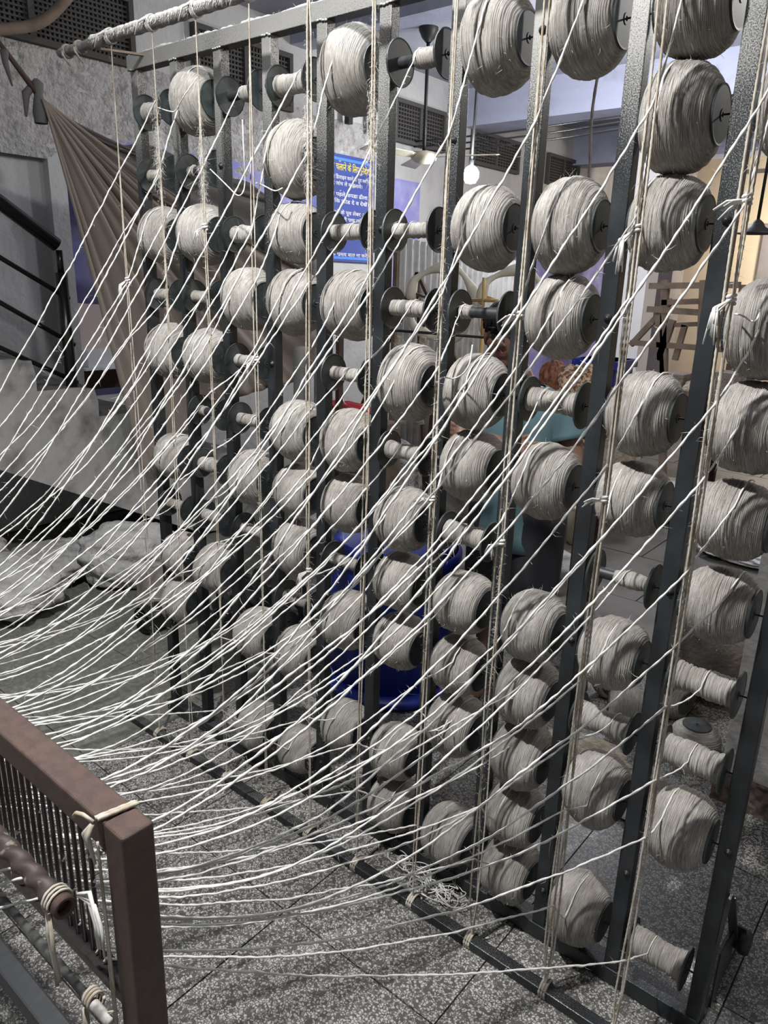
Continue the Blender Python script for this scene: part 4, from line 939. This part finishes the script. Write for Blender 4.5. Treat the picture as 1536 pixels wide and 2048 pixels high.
# far hall: column, racks, striped wall, lamps
struct(MB().box((-.90, 6.0, 0), (-.63, 6.3, 3.16)).obj('wall_column', mat('whitewashed_column', (.72, .70, .70), .9)))
cl = MB(); cl.box((-1.6, 8.3, 0), (-1.2, 8.7, 3.1)); struct(cl.obj('wall_pier', 'greywall'))
for k in range(5):
    struct(MB().box((-.62 + .62 * k, 9.86, .3), (-.36 + .62 * k, 9.905, 2.5)).obj('trim_%d' % (7 + k), 'greywall'))
rk = thing('wooden_rack', 'dusty wooden loom rack of beams beyond the right posts', 'rack', (0.28, 4.4, 0))
def pr3(u, v, y=4.4): return at(u, v, 1, y)
for (p, q, w_) in (((1300, 572), (1480, 570), .055), ((1325, 605), (1480, 600), .05), ((1296, 618), (1470, 630), .055), ((1262, 685), (1460, 700), .05), ((1350, 650), (1470, 645), .04)):
    MB().bar(pr3(*p), pr3(*q), w_, w_ * .8).obj('beam', 'wood', rk)
for (p, q, w_) in (((1330, 560), (1340, 900), .05), ((1345, 600), (1262, 690), .04), ((1318, 630), (1325, 760), .05), ((1345, 640), (1318, 720), .05), ((1410, 560), (1410, 880), .06), ((1370, 650), (1350, 720), .04)):
    a, b_ = pr3(*p), pr3(*q)
    if q[1] > 850: b_[2] = 0
    MB().bar(a, b_, w_, w_).obj('leg', 'wood', rk)
for (p, q) in (((1300, 655), (1230, 700)),): pass
tb = thing('work_table', 'low dusty work table piled with fibre behind the right bays', 'table', (.3, 4.9, 0))
MB().box((-.4, 4.5, .72), (1.6, 5.3, .78)).obj('tabletop', 'wood', tb)
for sx in (-.36, 1.5):
    for sy in (4.54, 5.2): MB().box((sx, sy, 0), (sx + .06, sy + .06, .72)).obj('leg', 'wood', tb)
for k, (x, y, lab) in enumerate(((.0, 4.8, 'square sacking block on the table beside the fibre tuft'), (.48, 4.8, 'taller sacking block at the right on the table'))):
    tag(MB().box((x, y, .78), (x + .24, y + .25, .98 + .05 * k)).obj('sacking_block', 'sacking', None, origin=(x + .12, y + .12, .78)), lab, 'block')
heap((.36, 4.9, .86), (.14, .14, .085), 41, 'tuft of pale fibre between the two sacking blocks', 'fibre', 'fibre_tuft', 'fibre', .2)
tag(MB().box((-.30, 3.3, 0), (-.02, 3.55, .0 + .01)).obj('floor_mat', 'sacking', None, origin=(-.15, 3.4, 0)), 'flat brown mat lying beside the fibre pile', 'mat') if False else None
bb = thing('blue_crate', 'blue plastic crate on the floor behind the auburn form', 'crate', (-.55, 5.2, 0))
for z0, z1 in ((0, .9),):
    MB().box((-.8, 5.0, .2), (-.42, 5.4, 1.02)).obj('bin', 'blue', bb); MB().box((-.83, 4.97, .95), (-.39, 5.43, 1.02)).obj('rim', 'blue', bb)
ss = thing('shelf_stand', 'dark stand with machine parts against the bright far wall', 'stand', (.72, 5.6, 0))
MB().box((.35, 5.4, 1.35), (1.4, 5.8, 1.40)).obj('shelf_board', 'darkwood', ss)
for sx in (.38, 1.32): MB().box((sx, 5.45, 0), (sx + .05, 5.5, 1.7)).obj('leg', 'darkwood', ss)
for k in range(5): MB().tube([(.45 + .15 * k, 5.5, 1.4), (.45 + .15 * k, 5.5, 1.62 + .05 * (k % 2))], .012, 8).obj('spindle', 'wire', ss, True)
# pendant lamp shade at the right edge
q = at(1512, 465, 1, 3.4); pdn = thing('pendant_lamp', 'small dark pendant lamp shade hanging at the right edge', 'lamp', tuple(q))
MB().lathe([(.012, .07), (.03, .055), (.045, .03), (.10, .0), (.105, -.008), (.095, -.006), (.04, .02)], q, n=28).obj('lamp_shade', 'wire', pdn, True)
MB().tube([(q[0], q[1], q[2] + .06), (q[0] + .01, q[1], ZC)], .009, 8).obj('rod', 'wire', pdn, True)

# glowing bulb with its cord
q = at(942, 348, 1, 4.0); lb = thing('light_bulb', 'bright glowing bulb hanging before the left wall', 'lamp', tuple(q))
MB().lathe([(.001, -.075), (.04, -.066), (.062, -.03), (.064, .01), (.045, .045), (.02, .06)], q, n=24).obj('glass', 'bulb', lb, True)  # glass oversized so its shape takes in the bloom of the bulb
MB().lathe([(.02, .055), (.021, .1), (.01, .11)], q, n=14).obj('socket', 'core', lb, True)
MB().tube([(q[0], q[1], q[2] + .1), (q[0] + .01, q[1], 3.1), (q[0], q[1], ZC)], .012, 8).obj('cable', 'wire', lb, True)
lamp('bulb_light', tuple(q + np.array([.10, -.08, -.02])), 30, (.93, .98, 1.0), .06)

# ceiling fans
def fan_(x, y, zb, ang, lab, rod_top=ZC):
    r = thing('ceiling_fan', lab, 'fan', (x, y, zb), 'ceiling fans')
    MB().lathe([(.001, -.05), (.06, -.045), (.10, -.02), (.105, .01), (.08, .035), (.02, .045)], (x, y, zb), n=30).obj('motor', 'cream', r, True)
    MB().tube([(x, y, zb + .04), (x, y, rod_top - .05)], .014, 10).obj('down_rod', 'wire', r, True)
    MB().lathe([(.02, -.10), (.05, -.07), (.075, -.02), (.075, 0)], (x, y, rod_top), n=20).obj('canopy', 'wire', r, True)
    for k in range(3):
        a = ang + k * 2 * PI / 3; c, s = math.cos(a), math.sin(a); P = []
        for (l, w_, dz) in ((.10, .02, 0), (.16, .045, 0), (.6, .065, 0)):
            for sg in (-1, 1): P.append((x + c * l - s * w_ * sg, y + s * l + c * w_ * sg, zb + .012 * sg))
        m = MB().add(P, [(0, 1, 3, 2), (2, 3, 5, 4)]); o = m.obj('blade', 'cream', r); so = o.modifiers.new('s', 'SOLIDIFY'); so.thickness = .006
fan_(-1.68, 3.72, 2.60, .35, 'ceiling fan with cream blades seen above the blue sign')
fan_(.35, 6.8, 2.75, 1.1, 'far ceiling fan on a thin rod beyond the blue beam')
# hanging ropes and the black cables
for (u, lab) in ((1190, 'brown rope hanging from the ceiling behind the eighth bay'), (1355, 'second brown rope hanging behind the top right spools')):
    q = at(u, 200, 1, 3.0); zs = np.linspace(1.9, ZC, 60)
    o = MB().tube(np.stack([q[0] + .01 * np.sin(zs * 9), q[1] + 0 * zs, zs], 1), .010, 8, lobe=.12, pitch=.04).obj('hanging_rope', 'sacking', None, True, origin=(q[0], q[1], ZC)); tag(o, lab, 'rope')
for k in range(3):
    a, b_ = at(700, 292 + 7 * k, 1, 4.6), at(1560, 172 + 10 * k, 1, 4.6); t = np.linspace(0, 1, 40)[:, None]
    a2 = a.copy(); P = a * (1 - t) + b_ * t - np.array([0, 0, .06 + .02 * k]) * 4 * t * (1 - t); P = P[P[:, 0] > XL + .02]
    o = MB().tube(P, .008, 8).obj('black_cable', 'black', None, True, origin=tuple(P[0])); tag(o, ['uppermost', 'middle', 'lowest'][k] + ' of the three black cables strung across the hall', 'cable', 'cables across the hall')
for k, (u, v0, v1) in enumerate(((700, 30, 250), (745, 200, 272))):
    a, b_ = at(u, v0, 0, XL + .08), at(u + 4, v1, 0, XL + .08); b_[1] = a[1]
    r = thing('wall_hook', ['long dark rod with hook on the upper wall behind the large top spool', 'short dark bracket on the wall beside the hairy cord'][k], 'hook', tuple(a))
    MB().bar(a, (a[0], a[1], b_[2]), .05, .05).obj('rod', 'wire', r)
    MB().tube([(a[0], a[1], b_[2] + .2), (a[0], a[1] - .12, b_[2] + .19), (a[0], a[1] - .17, b_[2] + .25)], .014, 8).obj('hook', 'wire', r, True)

# blue sign with writing, on the left wall
sg = thing('instruction_sign', 'blue instruction sign with yellow and white Hindi lettering on the wall', 'sign', (XL + .03, 3.4, 1.9))
sy0, sy1, sz0, sz1 = 3.22, 4.06, 1.80, 2.665
MB().box((XL + .002, sy0, sz0), (XL + .022, sy1, sz1)).obj('board', 'signblue', sg)
m = MB(); t = .022
m.box((XL + .020, sy0 + .02, sz1 - .05), (XL + .026, sy1 - .02, sz1 - .05 + t)).box((XL + .020, sy1 - .045, sz0 + .02), (XL + .026, sy1 - .045 + t, sz1 - .03)).box((XL + .020, sy0 + .02, sz0 + .02), (XL + .026, sy0 + .02 + t, sz1 - .03)).box((XL + .020, sy0 + .02, sz0 + .02), (XL + .026, sy1 - .02, sz0 + .02 + t))
m.obj('border', 'signrim', sg)
def text(body, y_right, z, size, mm, name='lettering', width=None):
    c = bpy.data.curves.new('t', 'FONT'); c.body = body; c.size = size; c.align_x = 'RIGHT'; c.extrude = .001; c.offset = size * .012
    o = bpy.data.objects.new('t', c); COL.objects.link(o); o.matrix_world = Matrix(((0, 0, 1, XL + .0245), (1, 0, 0, y_right), (0, 1, 0, z), (0, 0, 0, 1)))
    bpy.context.view_layer.update(); dg = bpy.context.evaluated_depsgraph_get(); me = bpy.data.meshes.new_from_object(o.evaluated_get(dg)); mw_ = o.matrix_world.copy()
    bpy.data.objects.remove(o); me.transform(mw_); me.transform(Matrix.Translation(-root_of(sg)))
    if width:
        ys = [v.co.y for v in me.vertices]
        if ys and max(ys) > min(ys):
            k = width / (max(ys) - min(ys)); R_ = max(ys)
            for v in me.vertices: v.co.y = R_ + (v.co.y - R_) * k
    me.materials.clear(); me.materials.append(M[mm]); q = bpy.data.objects.new(name, me); COL.objects.link(q); q.parent = sg
text('जूट मशीन चलाने के िलए िनदेश', sy1 - .075, sz1 - .125, .075, 'yellow', width=.68)
# the letters are typed in the order they are drawn
for ln, wd, yr, dz in (('सूत काम को िडजाइन करने से पूव मशीन', .66, .075, .195), ('की सफाई जांच ले व चलाये।', .55, .17, .245), ('काम से पहले कपडा ढीला', .60, .10, .33), ('मे ना हो िक जोड दे व देखे।', .66, .08, .385),
                       ('काम करने के पूव लेबर और', .62, .08, .475), ('मशीन की जाली साफ रखे।', .52, .16, .53), ('औजार अपने पास रखे', .5, .12, .62), ('काम के समय बात ना करे', .6, .09, .82)):
    text(ln, sy1 - yr, sz1 - dz, .042, 'white', width=wd)

# lint tangle on the floor between rail and beam
m = MB(); rq = np.random.default_rng(5)
for s in range(26):
    c = np.array([1.275 + rq.uniform(-.12, .12), -.055 + rq.uniform(-.03, .03), .014]); a = rq.uniform(0, 6.3); t = np.linspace(0, rq.uniform(2, 6), 26); rr3 = rq.uniform(.015, .045)
    P = np.stack([c[0] + rr3 * 1.4 * np.cos(t + a), c[1] + rr3 * .8 * np.sin(t + a), c[2] + .012 * np.abs(np.sin(t * 1.3 + s))], 1); m.tube(P, .0014, 5)
tag(m.obj('yarn_tangle', 'yarn', None, True, origin=(1.275, -.055, 0)), 'tangle of waste yarn on the floor between rail and bottom beam', 'yarn')
